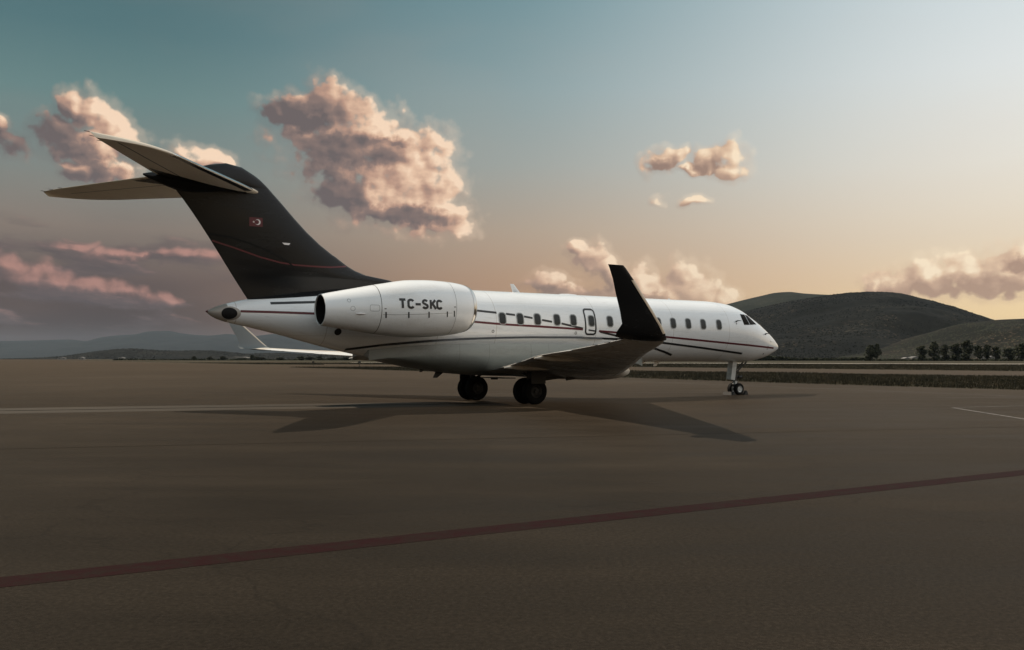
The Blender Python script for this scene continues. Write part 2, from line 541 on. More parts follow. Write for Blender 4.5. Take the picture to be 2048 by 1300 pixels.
mat('field', (0.04, 0.035, 0.02), 0.9, 0, 0.1, 0, m_field)
mat('turf', (0.03, 0.03, 0.015), 0.95, 0, 0.1, 0, m_field)


def m_blade(T, b):
    n = T.noise(objco(T), 0.35, 3, 0.6)
    T.put(b.inputs['Base Color'], T.ramp(n, [(0.35, (0.012, 0.012, 0.006)), (0.55, (0.024, 0.021, 0.011)), (0.7, (0.055, 0.041, 0.023))]))


mat('grass_blade', (0.04, 0.04, 0.015), 0.8, 0, 0.2, 0, m_blade)


def m_redline(T, b):
    co = objco(T)
    n = T.noise(co, 5, 6, 0.7)
    n2 = T.noise(co, 34, 3, 0.7)
    k = T.smooth(T.m('ADD', T.m('MULTIPLY', n, 0.7), T.m('MULTIPLY', n2, 0.3)), 0.40, 0.62, 0.15, 0.95)
    T.put(b.inputs['Base Color'], T.mix(k, (0.0200, 0.0062, 0.0070, 1), (0.0170, 0.0115, 0.0094, 1)))
    bump(T, b, T.noise(co, 60, 2, 0.7), 0.3, 0.005)


mat('red_line', (0.12, 0.02, 0.02), 0.65, 0, 0.015, 0, m_redline)


def m_whiteline(T, b):
    n = T.noise(objco(T), 3.0, 5, 0.7)
    T.put(b.inputs['Base Color'], T.mix(T.smooth(n, 0.40, 0.66, 0.1, 0.9), (0.16, 0.14, 0.12, 1), (0.03, 0.024, 0.018, 1)))


mat('white_line', (0.3, 0.28, 0.25), 0.65, 0, 0.4, 0, m_whiteline)


def m_pale(T, b):
    co = objco(T)
    n = T.noise(T.v('MULTIPLY', co, (0.15, 1, 1)), 1.2, 5, 0.65)
    T.put(b.inputs['Base Color'], T.ramp(n, [(0.3, (0.034, 0.027, 0.020)), (0.7, (0.060, 0.048, 0.035))]))
    bump(T, b, T.noise(co, 50, 2, 0.7), 0.3, 0.005)


mat('pale_patch', (0.1, 0.085, 0.065), 0.65, 0, 0.1, 0, m_pale)
mat('runway_pale', (0.20, 0.17, 0.135), 0.6, 0, 0.5)
mat('joint_faint', (0.0135, 0.0105, 0.008), 0.9, 0, 0.0)
mat('joint', (0.007, 0.006, 0.005), 0.9, 0, 0.0)

tag(sheet('ground', [(-16000, -2000), (16000, -2000), (16000, 16500), (-16000, 16500)], -0.012, 'field'), kind='structure')
apron = tag(sheet('apron', [(-1800, -150), (420, -150), (330, 120), (300, 262), (140, 330), (-4, 352), (-100, 420), (-300, 760), (-900, 1900), (-1800, 1900)], 0.0, 'pavement'), kind='structure')

# pavement repair strip with an open joint, left of the tail
a, b_ = ground_at(-900, 836), ground_at(1000, 806.5)
def strip_between(name, p, q, w, z, material):
    p, q = Vector((*p, 0)), Vector((*q, 0))
    n = (q - p).normalized().cross(Vector((0, 0, 1))) * w / 2
    N = max(2, int((q - p).length / 1.5))
    V, Fc = [], []
    for i in range(N + 1):
        c = p.lerp(q, i / N)
        for s in (-1, 1):
            j = n * s * (1 + random.uniform(-0.03, 0.03))
            V.append((c.x + j.x, c.y + j.y, z))
        if i:
            Fc.append((2 * i - 2, 2 * i - 1, 2 * i + 1, 2 * i))
    return mesh_obj(name, V, Fc, material, None, smooth=False)


tag(strip_between('pavement_strip', a, b_, 3.4, 0.004, 'pale_patch'), kind='structure')
tag(strip_between('pavement_joint', a, b_, 0.16, 0.008, 'joint'), kind='structure')
# red stand line close to the camera
r0, r1 = Vector((*ground_at(0, 1165), 0)), Vector((*ground_at(2048, 945), 0))
rd = (r1 - r0).normalized()
tag(strip_between('red_stand_line', (r0 - rd * 14)[:2], (r1 + rd * 40)[:2], 0.36, 0.002, 'red_line'), kind='structure')
tag(strip_between('pavement_joint', ground_at(-300, 905), ground_at(2400, 846), 0.030, 0.002, 'joint_faint'), kind='structure')
# thin white guide lines
for i, (p, q, w) in enumerate([((1905, 815), (2300, 806.0), 0.10), ((1905, 815.5), (2300, 878), 0.12), ((1180, 759.5), (1560, 774), 0.15), ((1560, 774), (2300, 803), 0.12), ((560, 742), (980, 752), 0.18)]):
    tag(strip_between('white_guide_line', ground_at(*p), ground_at(*q), w, 0.004, 'white_line'), kind='structure')

# grass islands
isl1_near = [ground_at(*p) for p in ((577, 734.6), (800, 741), (1260, 755.6), (1560, 765.8), (2048, 780))]
isl1_far = [ground_at(*p) for p in ((2048, 753.3), (1560, 746), (1300, 742), (800, 733.2))]
e0 = Vector((*isl1_near[-1], 0)) - Vector((*isl1_near[-2], 0))
f0 = Vector((*isl1_far[0], 0)) - Vector((*isl1_far[1], 0))
isl1 = isl1_near + [(isl1_near[-1][0] + e0.x * 3, isl1_near[-1][1] + e0.y * 3), (isl1_far[0][0] + f0.x * 3, isl1_far[0][1] + f0.y * 3)] + isl1_far
tag(sheet('grass_island', isl1, 0.004, 'turf'), kind='structure')
isl2 = [ground_at(*p) for p in ((109, 719.6), (300, 724.2), (520, 728.6), (650, 729.7))] + [ground_at(*p) for p in ((640, 728.0), (800, 729.6), (1000, 731.2), (1300, 734.2), (1560, 737), (2048, 742.3))]
isl2 += [(160, 60), (300, 120)] + [ground_at(*p) for p in ((2048, 729.3), (1560, 727.6), (1000, 726.4), (560, 725.4), (300, 722.0), (109, 719.4))]
tag(sheet('grass_verge', isl2, 0.004, 'turf'), kind='structure')
rw = [ground_at(*p) for p in ((700, 725.6), (1000, 726.1), (1560, 727.2), (2048, 728.7), (2500, 730.3), (2500, 729.0), (2048, 727.5), (1560, 726.2), (1000, 725.2), (700, 724.8))]
tag(sheet('runway', rw, 0.008, 'runway_pale'), kind='structure')


def in_poly(x, y, poly):
    c = np.zeros(len(x), bool)
    j = len(poly) - 1
    for i in range(len(poly)):
        xi, yi = poly[i]
        xj, yj = poly[j]
        if abs(yj - yi) > 1e-9:
            c ^= ((yi > y) != (yj > y)) & (x < (xj - xi) * (y - yi) / (yj - yi) + xi)
        j = i
    return c


def grass(name, poly, n, hmin, hmax, wid, xr, yr, label):
    x = rng.uniform(xr[0], xr[1], n)
    t = rng.uniform(0, 1, n)
    y = yr[0] * (yr[1] / yr[0]) ** t
    px = CX + x / y * F
    k = in_poly(x, y, poly) & (px > -80) & (px < 2130)
    x, y = x[k], y[k]
    m = len(x)
    clump = 0.5 + 0.5 * np.sin(x * 0.31 + 2 * np.sin(y * 0.17)) * np.sin(y * 0.23 + x * 0.11)
    h = rng.uniform(hmin, hmax, m) * (0.55 + 0.75 * clump)
    an = rng.uniform(0, 2 * math.pi, m)
    w = wid * rng.uniform(0.6, 1.4, m)
    le = rng.uniform(0, 0.6, m) * h
    la = rng.uniform(0, 2 * math.pi, m)
    V = np.empty((m, 3, 3))
    V[:, 0] = np.c_[x - np.cos(an) * w, y - np.sin(an) * w, np.full(m, 0.0)]
    V[:, 1] = np.c_[x + np.cos(an) * w, y + np.sin(an) * w, np.full(m, 0.0)]
    V[:, 2] = np.c_[x + np.cos(la) * le, y + np.sin(la) * le, h]
    me = bpy.data.meshes.new(name)
    me.from_pydata(V.reshape(-1, 3).tolist(), [], np.arange(3 * m).reshape(-1, 3).tolist())
    me.materials.append(MATS['grass_blade'])
    o = bpy.data.objects.new(name, me)
    COL.objects.link(o)
    tag(o, label, 'grass', kind='stuff')


grass('grass', isl1, 420000, 0.06, 0.22, 0.03, (-50, 62), (40, 182), 'dry green grass covering the long wedge island beyond the apron')
grass('grass', isl2, 260000, 0.08, 0.26, 0.06, (-130, 150), (105, 360), 'low grass on the verge between taxiway and pale runway')

# ------------------------------------------------------------------ hills
def hill_mat(name, c0, c1, c2, speck, sscale, samt, pt0=0.52):
    def f(T, b):
        co = objco(T)
        n = T.noise(co, 0.004, 7, 0.65)
        n2 = T.noise(co, 0.05, 4, 0.6)
        c = T.ramp(T.m('ADD', T.m('MULTIPLY', n, 0.6), T.m('MULTIPLY', n2, 0.4)), [(0.35, c0), (0.5, c1), (0.68, c2)])
        pt = T.smooth(T.noise(co, 0.006, 4, 0.6), pt0, pt0 + 0.14)
        s = T.smooth(T.noise(co, sscale, 3, 0.6), 0.56, 0.66)
        c = T.mix(T.m('MULTIPLY', T.m('MULTIPLY', pt, s), samt), c, (*speck, 1))
        T.put(b.inputs['Base Color'], c)
    return mat(name, c1, 0.95, 0, 0.05, 0, f)


hill_mat('hill_scrub', (0.0040, 0.0044, 0.0036), (0.0068, 0.0072, 0.0060), (0.0125, 0.0130, 0.0105), (0.085, 0.072, 0.055), 0.12, 0.6, 0.47)
hill_mat('hill_back', (0.010, 0.012, 0.009), (0.017, 0.019, 0.014), (0.028, 0.028, 0.020), (0.08, 0.07, 0.055), 0.08, 0.5)
hill_mat('hill_rocky', (0.006, 0.0065, 0.0045), (0.010, 0.010, 0.007), (0.020, 0.0175, 0.0125), (0.12, 0.092, 0.064), 0.20, 0.9, 0.42)
hill_mat('hill_far', (0.006, 0.008, 0.008), (0.010, 0.012, 0.012), (0.016, 0.018, 0.017), (0.04, 0.04, 0.038), 0.01, 0.3)


def vnoise(x, y, seed, octaves=5):
    r = np.zeros_like(x)
    amp, fr = 1.0, 1.0
    g = np.random.default_rng(seed)
    for _ in range(octaves):
        T_ = g.uniform(-1, 1, (64, 64))
        xi, yi = np.floor(x * fr).astype(int), np.floor(y * fr).astype(int)
        fx, fy = x * fr - xi, y * fr - yi
        fx, fy = fx * fx * (3 - 2 * fx), fy * fy * (3 - 2 * fy)
        q = lambda a_, b2: T_[a_ % 64, b2 % 64]
        r += amp * ((q(xi, yi) * (1 - fx) + q(xi + 1, yi) * fx) * (1 - fy) + (q(xi, yi + 1) * (1 - fx) + q(xi + 1, yi + 1) * fx) * fy)
        amp *= 0.5
        fr *= 2.03
    return r


HILLS = {}


def hill(name, ridge, Dr, front, back, material, label, nscale, namp, nx=260, ny=70, seed=1):
    """ridge: photograph pixels of the skyline; the crest stands at depth Dr, feet at Dr-front and Dr+back"""
    xs = np.array([(p[0] - CX) / F * Dr for p in ridge])
    zs = np.array([max(0.0, CAMH + (HOR - p[1]) / F * Dr) for p in ridge])
    fz = pchip(xs, zs)
    X = np.linspace(xs[0], xs[-1], nx)
    R = np.array([fz(x) for x in X])
    t = np.r_[np.linspace(0, 1, ny), np.linspace(1, 2, ny // 2)[1:]]
    V = np.empty((len(t), nx, 3))
    for i, tt in enumerate(t):
        y = Dr - front * (1 - tt) if tt <= 1 else Dr + back * (tt - 1)
        prof = math.sin(tt * math.pi / 2) ** 1.35 if tt <= 1 else math.cos((tt - 1) * math.pi / 2) ** 1.2
        wob = vnoise(X / nscale, np.full(nx, y / nscale), seed)
        edge = np.clip(tt if tt <= 1 else 2 - tt, 0, 1)
        damp = 4 * edge * (1 - edge) * 0.9 + 0.10 * edge
        damp = 4 * edge * (1 - edge) ** 1.5 * 1.0 + 0.03 * edge
        z = (R * prof + wob * namp * damp * np.clip(R / max(R.max(), 1), 0, 1)) * min(1.0, y / Dr)
        fan = y / Dr
        V[i] = np.c_[X * (0.5 + 0.5 * fan), np.full(nx, y), z - 0.3]
    n0, n1 = V.shape[:2]
    Fc = [(i * n1 + j, i * n1 + j + 1, (i + 1) * n1 + j + 1, (i + 1) * n1 + j) for i in range(n0 - 1) for j in range(n1 - 1)]
    o = mesh_obj(name, V.reshape(-1, 3), Fc, material, None, True, 180)
    tag(o, kind='structure')
    HILLS[name] = V
    return o


hill('far_mountains', [(-700, 690), (-400, 676), (-150, 684), (0, 682), (80, 680.5), (130, 679), (180, 682), (215, 674), (250, 670), (280, 668), (305, 662.5), (335, 662), (365, 667), (420, 671), (455, 668), (500, 672), (560, 667), (610, 676), (680, 683), (760, 672), (860, 690), (1000, 686), (1150, 704), (1300, 717)], 13000, 3200, 3000, 'hill_far', '', 900, 60, 420, 60, 3)
hill('low_hill', [(60, 717), (110, 715.5), (170, 709.5), (215, 701), (240, 698), (265, 697), (300, 699), (340, 701), (420, 700.5), (460, 704), (500, 707), (560, 706), (640, 709), (720, 708), (820, 711), (1000, 708), (1200, 712), (1420, 717)], 3200, 700, 700, 'hill_scrub', '', 160, 9, 320, 50, 5)
hill('back_hill', [(1050, 717), (1200, 690), (1330, 652), (1400, 625), (1440, 612), (1470, 604), (1520, 592), (1555, 584.5), (1580, 583), (1605, 586), (1660, 590), (1760, 604), (1860, 640), (2000, 690), (2100, 717)], 4200, 1500, 1200, 'hill_back', '', 330, 45, 300, 60, 9)
hill('scrub_hill', [(1180, 717), (1300, 692), (1400, 655), (1480, 626), (1560, 606), (1620, 596), (1670, 589), (1705, 585.5), (1740, 584.5), (1770, 585.5), (1805, 591), (1850, 603), (1900, 622), (1950, 642), (2010, 668), (2080, 700), (2150, 717)], 2500, 1250, 900, 'hill_scrub', '', 230, 30, 320, 80, 11)
hill('rocky_hill', [(1600, 717), (1700, 706), (1800, 684), (1880, 660), (1925, 647), (1960, 643), (2000, 639), (2048, 637), (2120, 632), (2220, 640), (2350, 660), (2500, 700), (2620, 717)], 1550, 620, 600, 'hill_rocky', '', 120, 11, 300, 70, 13)

# ------------------------------------------------------------------ the jet
# local frame: x forward (x = 16 - station behind the nose tip), y to port, z up
JX, JY, JTH = -0.786, 34.62, 0.577
CT, ST = math.cos(JTH), math.sin(JTH)
jet = tag(empty('business_jet', (JX, JY, 0), JTH), 'white twin-engine business jet with black T-tail fin and black winglets parked on the apron', 'airplane')


def L(s, y, z):
    return (16.0 - s, y, z)


top_f = pchip([0, 0.06, 0.33, 0.85, 1.36, 1.87, 2.37, 3.02, 3.82, 5.07, 8, 19, 21, 23, 25.3, 26.18, 26.5, 26.6],
              [2.19, 2.30, 2.55, 2.90, 3.19, 3.46, 3.68, 3.96, 4.15, 4.225, 4.225, 4.225, 4.16, 3.95, 3.59, 3.36, 3.22, 3.16])
bot_f = pchip([0, 0.06, 0.51, 1.19, 2.53, 4.14, 6, 18.5, 19.6, 20.6, 21.74, 23.18, 24.22, 25.22, 26.18, 26.5, 26.6],
              [2.19, 2.11, 1.90, 1.68, 1.51, 1.515, 1.535, 1.535, 1.56, 1.65, 1.84, 2.17, 2.44, 2.67, 2.89, 3.04, 3.14])
hw_f = pchip([0, 0.06, 0.33, 0.85, 1.5, 2.5, 3.5, 5, 8, 18.5, 20, 22, 24, 25.3, 26.18, 26.5, 26.6],
             [0.0, 0.11, 0.26, 0.48, 0.72, 1.02, 1.22, 1.345, 1.345, 1.345, 1.27, 1.02, 0.68, 0.44, 0.24, 0.10, 0.02])
zm_f = pchip([0, 1, 3, 5, 8, 18.5, 22, 25.3, 26.6], [2.19, 2.30, 2.70, 2.87, 2.88, 2.88, 3.0, 3.12, 3.15])


def fus_y(s, z):
    if s <= 0 or s >= 26.6:
        return -1.0
    t, b2, m_ = top_f(s), bot_f(s), zm_f(s)
    q = (z - m_) / (t - m_) if z >= m_ else (m_ - z) / (m_ - b2)
    return hw_f(s) * math.sqrt(max(0.0, 1 - q * q)) if q < 1 else -1.0


# belly fairing under the fuselage
fb_bot = pchip([8.9, 10.0, 11.2, 13.26, 15.6, 17.8, 18.6, 19.8, 20.6, 21.4], [1.56, 1.28, 1.05, 0.97, 1.0, 1.11, 1.21, 1.40, 1.57, 1.80])
fb_top = pchip([8.9, 11, 14, 18, 20.6, 21.4], [1.70, 2.0, 2.22, 2.20, 2.05, 1.95])
fb_hw = pchip([8.9, 10, 11.5, 13, 17, 19, 20.5, 21.4], [0.55, 1.20, 1.50, 1.56, 1.52, 1.40, 1.15, 0.7])


def fair_y(s, z):
    if s <= 8.9 or s >= 21.4:
        return -1.0
    t, b2 = fb_top(s), fb_bot(s)
    if z <= b2 or z >= t + 0.35:
        return -1.0
    m_ = t - 0.35
    if z < m_:
        q = (m_ - z) / (m_ - b2)
        return fb_hw(s) * (max(0.0, 1 - q ** 2.2)) ** 0.5
    q = (z - m_) / 0.7
    return fb_hw(s) * (1 - 0.10 * q * q)


def body_y(s, z):
    return max(fus_y(s, z), fair_y(s, z))


NAC_Y = 2.6
nr_f = pchip([18.58, 18.61, 18.70, 18.88, 19.2, 19.65, 20.25, 20.8, 21.8, 22.8, 23.84], [0.66, 0.70, 0.76, 0.82, 0.875, 0.915, 0.94, 0.935, 0.82, 0.66, 0.487])
nz_f = pchip([18.58, 20.5, 22, 23.84], [3.36, 3.305, 3.24, 3.175])


def nac_y(s, z):
    if s < 18.61 or s > 23.84:
        return -1.0
    r, c = nr_f(s), nz_f(s)
    return NAC_Y + math.sqrt(r * r - (z - c) ** 2) if abs(z - c) < r else -1.0


FIN_T = 0.085


def fin_y(s, z):
    return 0.17


def pix_hit(fn, px, py, d0=20.0, d1=60.0, n=1600):
    """first point of the starboard surface y = -fn(s, z) along the ray through a photograph pixel -> (s, z)"""
    u, v = (px - CX) / F, (HOR - py) / F

    def loc(D):
        X, Y = u * D - JX, D - JY
        t, y = X * CT + Y * ST, -X * ST + Y * CT
        return 16 - t, y, CAMH + v * D

    def inside(D):
        s, y, z = loc(D)
        w = fn(s, z)
        return w > 0 and abs(y) <= w
    pd = None
    for D in np.linspace(d0, d1, n):
        if inside(D):
            lo, hi = (pd if pd else D), D
            for _ in range(20):
                md = (lo + hi) / 2
                if inside(md):
                    hi = md
                else:
                    lo = md
            s, y, z = loc(hi)
            return s, z
        pd = D
    return None


def surf_pt(fn, s, z, off, side=-1):
    """point of the surface moved out along its normal"""
    y = fn(s, z)
    if y < 0:
        zz = z
        for _ in range(40):
            zz += 0.01 if zz < 2.9 else -0.01
            y = fn(s, zz)
            if y >= 0:
                z = zz
                break
    h = 0.01
    gs = (fn(min(s + h, 26.5), z) - fn(s - h, z)) / (2 * h)
    gz = (fn(s, z + h) - fn(s, z - h)) / (2 * h)
    gs, gz = max(-3, min(3, gs)), max(-3, min(3, gz))
    n = Vector((-gs, 1.0, -gz)).normalized()
    return (16 - (s + n.x * off), side * (y + n.y * off), z + n.z * off)


def patch(name, fn, outline, off, material, parent, rings=4, side=-1):
    o = np.array(outline, float)
    c = o.mean(0)
    V = [surf_pt(fn, *c, off, side)]
    n = len(o)
    Fc = []
    for r in range(1, rings + 1):
        for p in o:
            q = c + (p - c) * r / rings
            V.append(surf_pt(fn, *q, off, side))
    for j in range(n):
        Fc.append((0, 1 + j, 1 + (j + 1) % n))
        for r in range(rings - 1):
            a0, b0 = 1 + r * n, 1 + (r + 1) * n
            Fc.append((a0 + j, b0 + j, b0 + (j + 1) % n, a0 + (j + 1) % n))
    if side > 0:
        Fc = [f[::-1] for f in Fc]
    return mesh_obj(name, V, Fc, material, parent, True, 60)


def ribbon_vf(fn, path, w, off, closed=False, side=-1, step=0.06):
    p = [Vector((a, b2, 0)) for a, b2 in path]
    if closed:
        p = p + [p[0]]
    pts = [p[0]]
    for a, b2 in zip(p[:-1], p[1:]):
        k = max(1, int((b2 - a).length / step))
        pts += [a.lerp(b2, i / k) for i in range(1, k + 1)]
    if closed:
        pts = pts[:-1]
    n = len(pts)
    V, Fc = [], []
    for i in range(n):
        if closed:
            d = pts[(i + 1) % n] - pts[i - 1]
        else:
            d = pts[min(i + 1, n - 1)] - pts[max(i - 1, 0)]
        nn = Vector((-d.y, d.x, 0)).normalized() * w / 2
        for sg in (-1, 1):
            q = pts[i] + nn * sg
            V.append(surf_pt(fn, q.x, q.y, off, side))
    m_ = n if closed else n - 1
    for i in range(m_):
        k = (i + 1) % n
        Fc.append((2 * i, 2 * i + 1, 2 * k + 1, 2 * k))
    return V, Fc


def ribbon(name, fn, path, w, off, material, parent, **kw):
    V, Fc = ribbon_vf(fn, path, w, off, **kw)
    return mesh_obj(name, V, Fc, material, parent, True, 60)


def rrect(cs, cz, w, h, r, lean=0.0, n=5):
    out = []
    for (sx, sz, a0) in ((1, 1, 0), (-1, 1, 90), (-1, -1, 180), (1, -1, 270)):
        for k in range(n + 1):
            a = math.radians(a0 + 90 * k / n)
            x, z = sx * (w / 2 - r) + r * math.cos(a), sz * (h / 2 - r) + r * math.sin(a)
            out.append((cs + x + lean * z, cz + z))
    return out


def circ(cs, cz, r, n=14, ry=None):
    return [(cs + r * math.cos(t), cz + (ry or r) * math.sin(t)) for t in np.linspace(0, 2 * math.pi, n, endpoint=False)]


# --- fuselage skin
def fus_ring(s, n=72):
    t, b2, m_, w = top_f(s), bot_f(s), zm_f(s), hw_f(s)
    out = []
    for a in np.linspace(0, 2 * math.pi, n, endpoint=False):
        c, sn = math.cos(a), math.sin(a)
        out.append(L(s, w * sn, m_ + (t - m_) * c if c >= 0 else m_ + (m_ - b2) * c))
    return out


st = np.r_[0.004, 0.02, 0.05, 0.1, np.linspace(0.16, 5, 44), np.linspace(5.3, 18.5, 40), np.linspace(18.8, 26.4, 40), 26.5, 26.57]
V, Fc = loft([fus_ring(s) for s in st])
fuselage = mesh_obj('fuselage', V, Fc, 'white_paint', jet, True, 50)
# --- belly fairing
rings = []
for s in np.linspace(8.95, 21.35, 70):
    t, b2, w = fb_top(s), fb_bot(s), fb_hw(s)
    m_ = t - 0.35
    half = []
    for k in np.linspace(0, 1, 9):
        half.append((w * (1 - 0.10 * ((t - (t - m_) * k - m_) / 0.7) ** 2) * (0.985), t - (t - m_) * k))
    for a in np.linspace(0, math.pi / 2, 16)[1:]:
        z = m_ - (m_ - b2) * math.sin(a)
        q = (m_ - z) / (m_ - b2)
        half.append((w * max(0.0, 1 - q ** 2.2) ** 0.5 * 0.985, z))
    rings.append([L(s, -y, z) for y, z in half] + [L(s, y, z) for y, z in half[::-1][1:]])
V, Fc = loft(rings)
mesh_obj('belly_fairing', V, Fc, 'belly_paint', jet, True, 50)


# --- aerofoil solids
def foil(n=15, t=0.12, camber=0.0):
    up, lo = [], []
    for x in (1 - np.cos(np.linspace(0, math.pi, n))) / 2:
        y = 5 * t * (0.2969 * math.sqrt(x) - 0.126 * x - 0.3516 * x ** 2 + 0.2843 * x ** 3 - 0.1030 * x ** 4)
        c = camber * 4 * x * (1 - x)
        up.append((x, c + y))
        lo.append((x, c - y))
    return up + lo[::-1][1:-1]


def wing_rings(secs, side, vertical=False):
    """secs: (y, s_LE, z_LE, s_TE, z_TE, thick) along the span"""
    rings = []
    for (y, sl, zl, stt, zt, th) in secs:
        c = stt - sl
        r = []
        for (x, t) in foil(17, th, 0.012 if not vertical else 0.0):
            s = sl + c * x
            if vertical:
                r.append(L(s, side * (y + t * c), zl + (zt - zl) * x))
            else:
                r.append(L(s, side * y, zl + (zt - zl) * x + t * c))
        rings.append(r)
    return rings


LE_f = pchip([0.9, 1.5, 3, 5, 7, 10, 13.2, 13.75], [9.9, 10.75, 11.95, 13.4, 14.85, 17.05, 19.35, 19.80])
LZ_f = pchip([0.9, 3, 5, 7, 10, 13.2, 13.75], [1.16, 1.24, 1.40, 1.56, 1.83, 2.06, 2.11])
TE_f = pchip([0.9, 1.4, 4.0, 6.8, 10.2, 13.2, 13.75], [16.8, 16.85, 17.45, 18.45, 19.55, 20.65, 20.95])
TZ_f = pchip([0.9, 1.4, 4.0, 6.8, 10.2, 13.2, 13.75], [1.18, 1.25, 1.52, 1.77, 1.93, 2.10, 2.14])
for side in (-1, 1):
    ys = np.r_[0.9, 1.4, np.linspace(2, 13.2, 22), 13.5, 13.75]
    secs = [(y, LE_f(y), LZ_f(y), TE_f(y), TZ_f(y), 0.125 - 0.035 * min(1, y / 9)) for y in ys]
    V, Fc = loft(wing_rings(secs, side))
    if side < 0:
        Fc = [f[::-1] for f in Fc]
    wing = mesh_obj('wing', V, Fc, 'wing_paint', jet, True, 40)
    # winglet: the tip sweeps up in a curve
    wl = []
    path = [(13.75, 2.11, 19.75, 21.10), (13.93, 2.14, 19.93, 21.42), (14.06, 2.24, 20.08, 21.50), (14.13, 2.42, 20.27, 21.40), (14.20, 2.70, 20.56, 21.52),
            (14.28, 3.05, 20.93, 21.70), (14.35, 3.36, 21.25, 21.84), (14.40, 3.60, 21.52, 21.98), (14.41, 3.66, 21.60, 22.02)]
    rings = []
    for i, (y, z, sl, stt) in enumerate(path):
        a_, b2 = path[max(i - 1, 0)], path[min(i + 1, len(path) - 1)]
        ty, tz = b2[0] - a_[0], b2[1] - a_[1]
        ln_ = math.hypot(ty, tz)
        ny, nz = -tz / ln_, ty / ln_
        c = stt - sl
        rings.append([L(sl + c * x, side * (y + ny * t * c), z + nz * t * c) for (x, t) in foil(13, 0.085)])
    V, Fc = loft(rings)
    if side < 0:
        Fc = [f[::-1] for f in Fc]
    wl_o = mesh_obj('winglet', V, Fc, 'black_paint' if side < 0 else 'winglet_grey', jet, True, 40)
    if side < 0:
        wl_o['label'] = 'black outer face winglet'
    else:
        wl_o['label'] = 'pale grey inner face winglet'
    # metal leading edge of the winglet
    rr = []
    for i, (y, z, sl, stt) in enumerate(path):
        if 2 <= i <= 6:
            a_, b2 = path[i - 1], path[i + 1]
            ty, tz = b2[0] - a_[0], b2[1] - a_[1]
            ln_ = math.hypot(ty, tz)
            ny, nz = -tz / ln_, ty / ln_
            rr.append([L(sl - 0.006 + dx_, side * (y + ny * k), z + nz * k) for dx_, k in ((0.11, -0.044), (0.05, -0.034), (0.015, -0.018), (0, 0), (0.015, 0.018), (0.05, 0.034), (0.11, 0.044), (0.11, 0))])
    V, Fc = loft(rr)
    if side < 0:
        Fc = [f[::-1] for f in Fc]
    mesh_obj('leading_edge', V, Fc, 'edge_metal', wl_o, True, 60)
    # bright wing leading edge (slat)
    rr = []
    for y in np.linspace(2.2, 13.4, 30):
        c = TE_f(y) - LE_f(y)
        th = 0.125 - 0.035 * min(1, y / 9)
        fo = foil(17, th + 0.004, 0.012)
        sel = [p for p in fo if p[0] < 0.10]
        up_, lo_ = [p for p in sel if p[1] >= 0][::-1], [p for p in sel if p[1] < 0][::-1]
        loop = up_ + lo_[::-1]
        rr.append([L(LE_f(y) - 0.008 + c * x, side * y, LZ_f(y) + (TZ_f(y) - LZ_f(y)) * x + t * c) for x, t in loop])
    V, Fc = loft(rr)
    if side > 0:
        Fc = [f[::-1] for f in Fc]
    mesh_obj('slat', V, Fc, 'wing_white', wing, True, 50)
    # flaps and aileron along the trailing edge
    for (ya, yb, nm, droop) in ((1.6, 5.0, 'flap', 0.015), (5.06, 9.6, 'flap', 0.015), (9.66, 12.9, 'aileron', 0.0)):
        rr = []
        for y in np.linspace(ya, yb, 9):
            c = TE_f(y) - LE_f(y)
            t0, z0 = TE_f(y), TZ_f(y)
            ch = 0.20 * c
            rr.append([L(t0 - ch, side * y, z0 + 0.030 + 0.016 * c), L(t0 - ch * 0.5, side * y, z0 + 0.024 + 0.007 * c), L(t0 + 0.05, side * y, z0 + 0.008 - droop),
                       L(t0 + 0.05, side * y, z0 - 0.004 - droop), L(t0 - ch * 0.5, side * y, z0 - 0.014 - 0.008 * c), L(t0 - ch, side * y, z0 - 0.012 - 0.015 * c)])
        V, Fc = loft(rr)
        if side > 0:
            Fc = [f[::-1] for f in Fc]
        mesh_obj(nm, V, Fc, 'wing_white', wing, True, 30)
    # flap track fairings
    for yf in (3.4, 7.0):
        t0, z0 = TE_f(yf), TZ_f(yf)
        rr = []
        for k, (ds, w, zt, zb) in enumerate(((-2.0, 0.02, -0.12, -0.15), (-1.5, 0.06, -0.08, -0.20), (-0.9, 0.08, -0.05, -0.22), (-0.3, 0.08, -0.03, -0.20), (0.08, 0.05, -0.04, -0.15), (0.30, 0.02, -0.09, -0.13))):
            rr.append([L(t0 + ds, side * yf + w * math.cos(a), z0 + (zt + zb) / 2 + (zt - zb) / 2 * math.sin(a)) for a in np.linspace(0, 2 * math.pi, 12, endpoint=False)])
        V, Fc = loft(rr)
        mesh_obj('flap_track_fairing', V, Fc, 'wing_paint', wing, True, 60)
    # static wicks
    for yf in (11.6, 12.5):
        V, Fc = tube([L(TE_f(yf) + 0.03, side * yf, TZ_f(yf)), L(TE_f(yf) + 0.22, side * yf, TZ_f(yf) - 0.01)], 0.008, 6)
        mesh_obj('static_wick', V, Fc, 'gear_dark', wing)

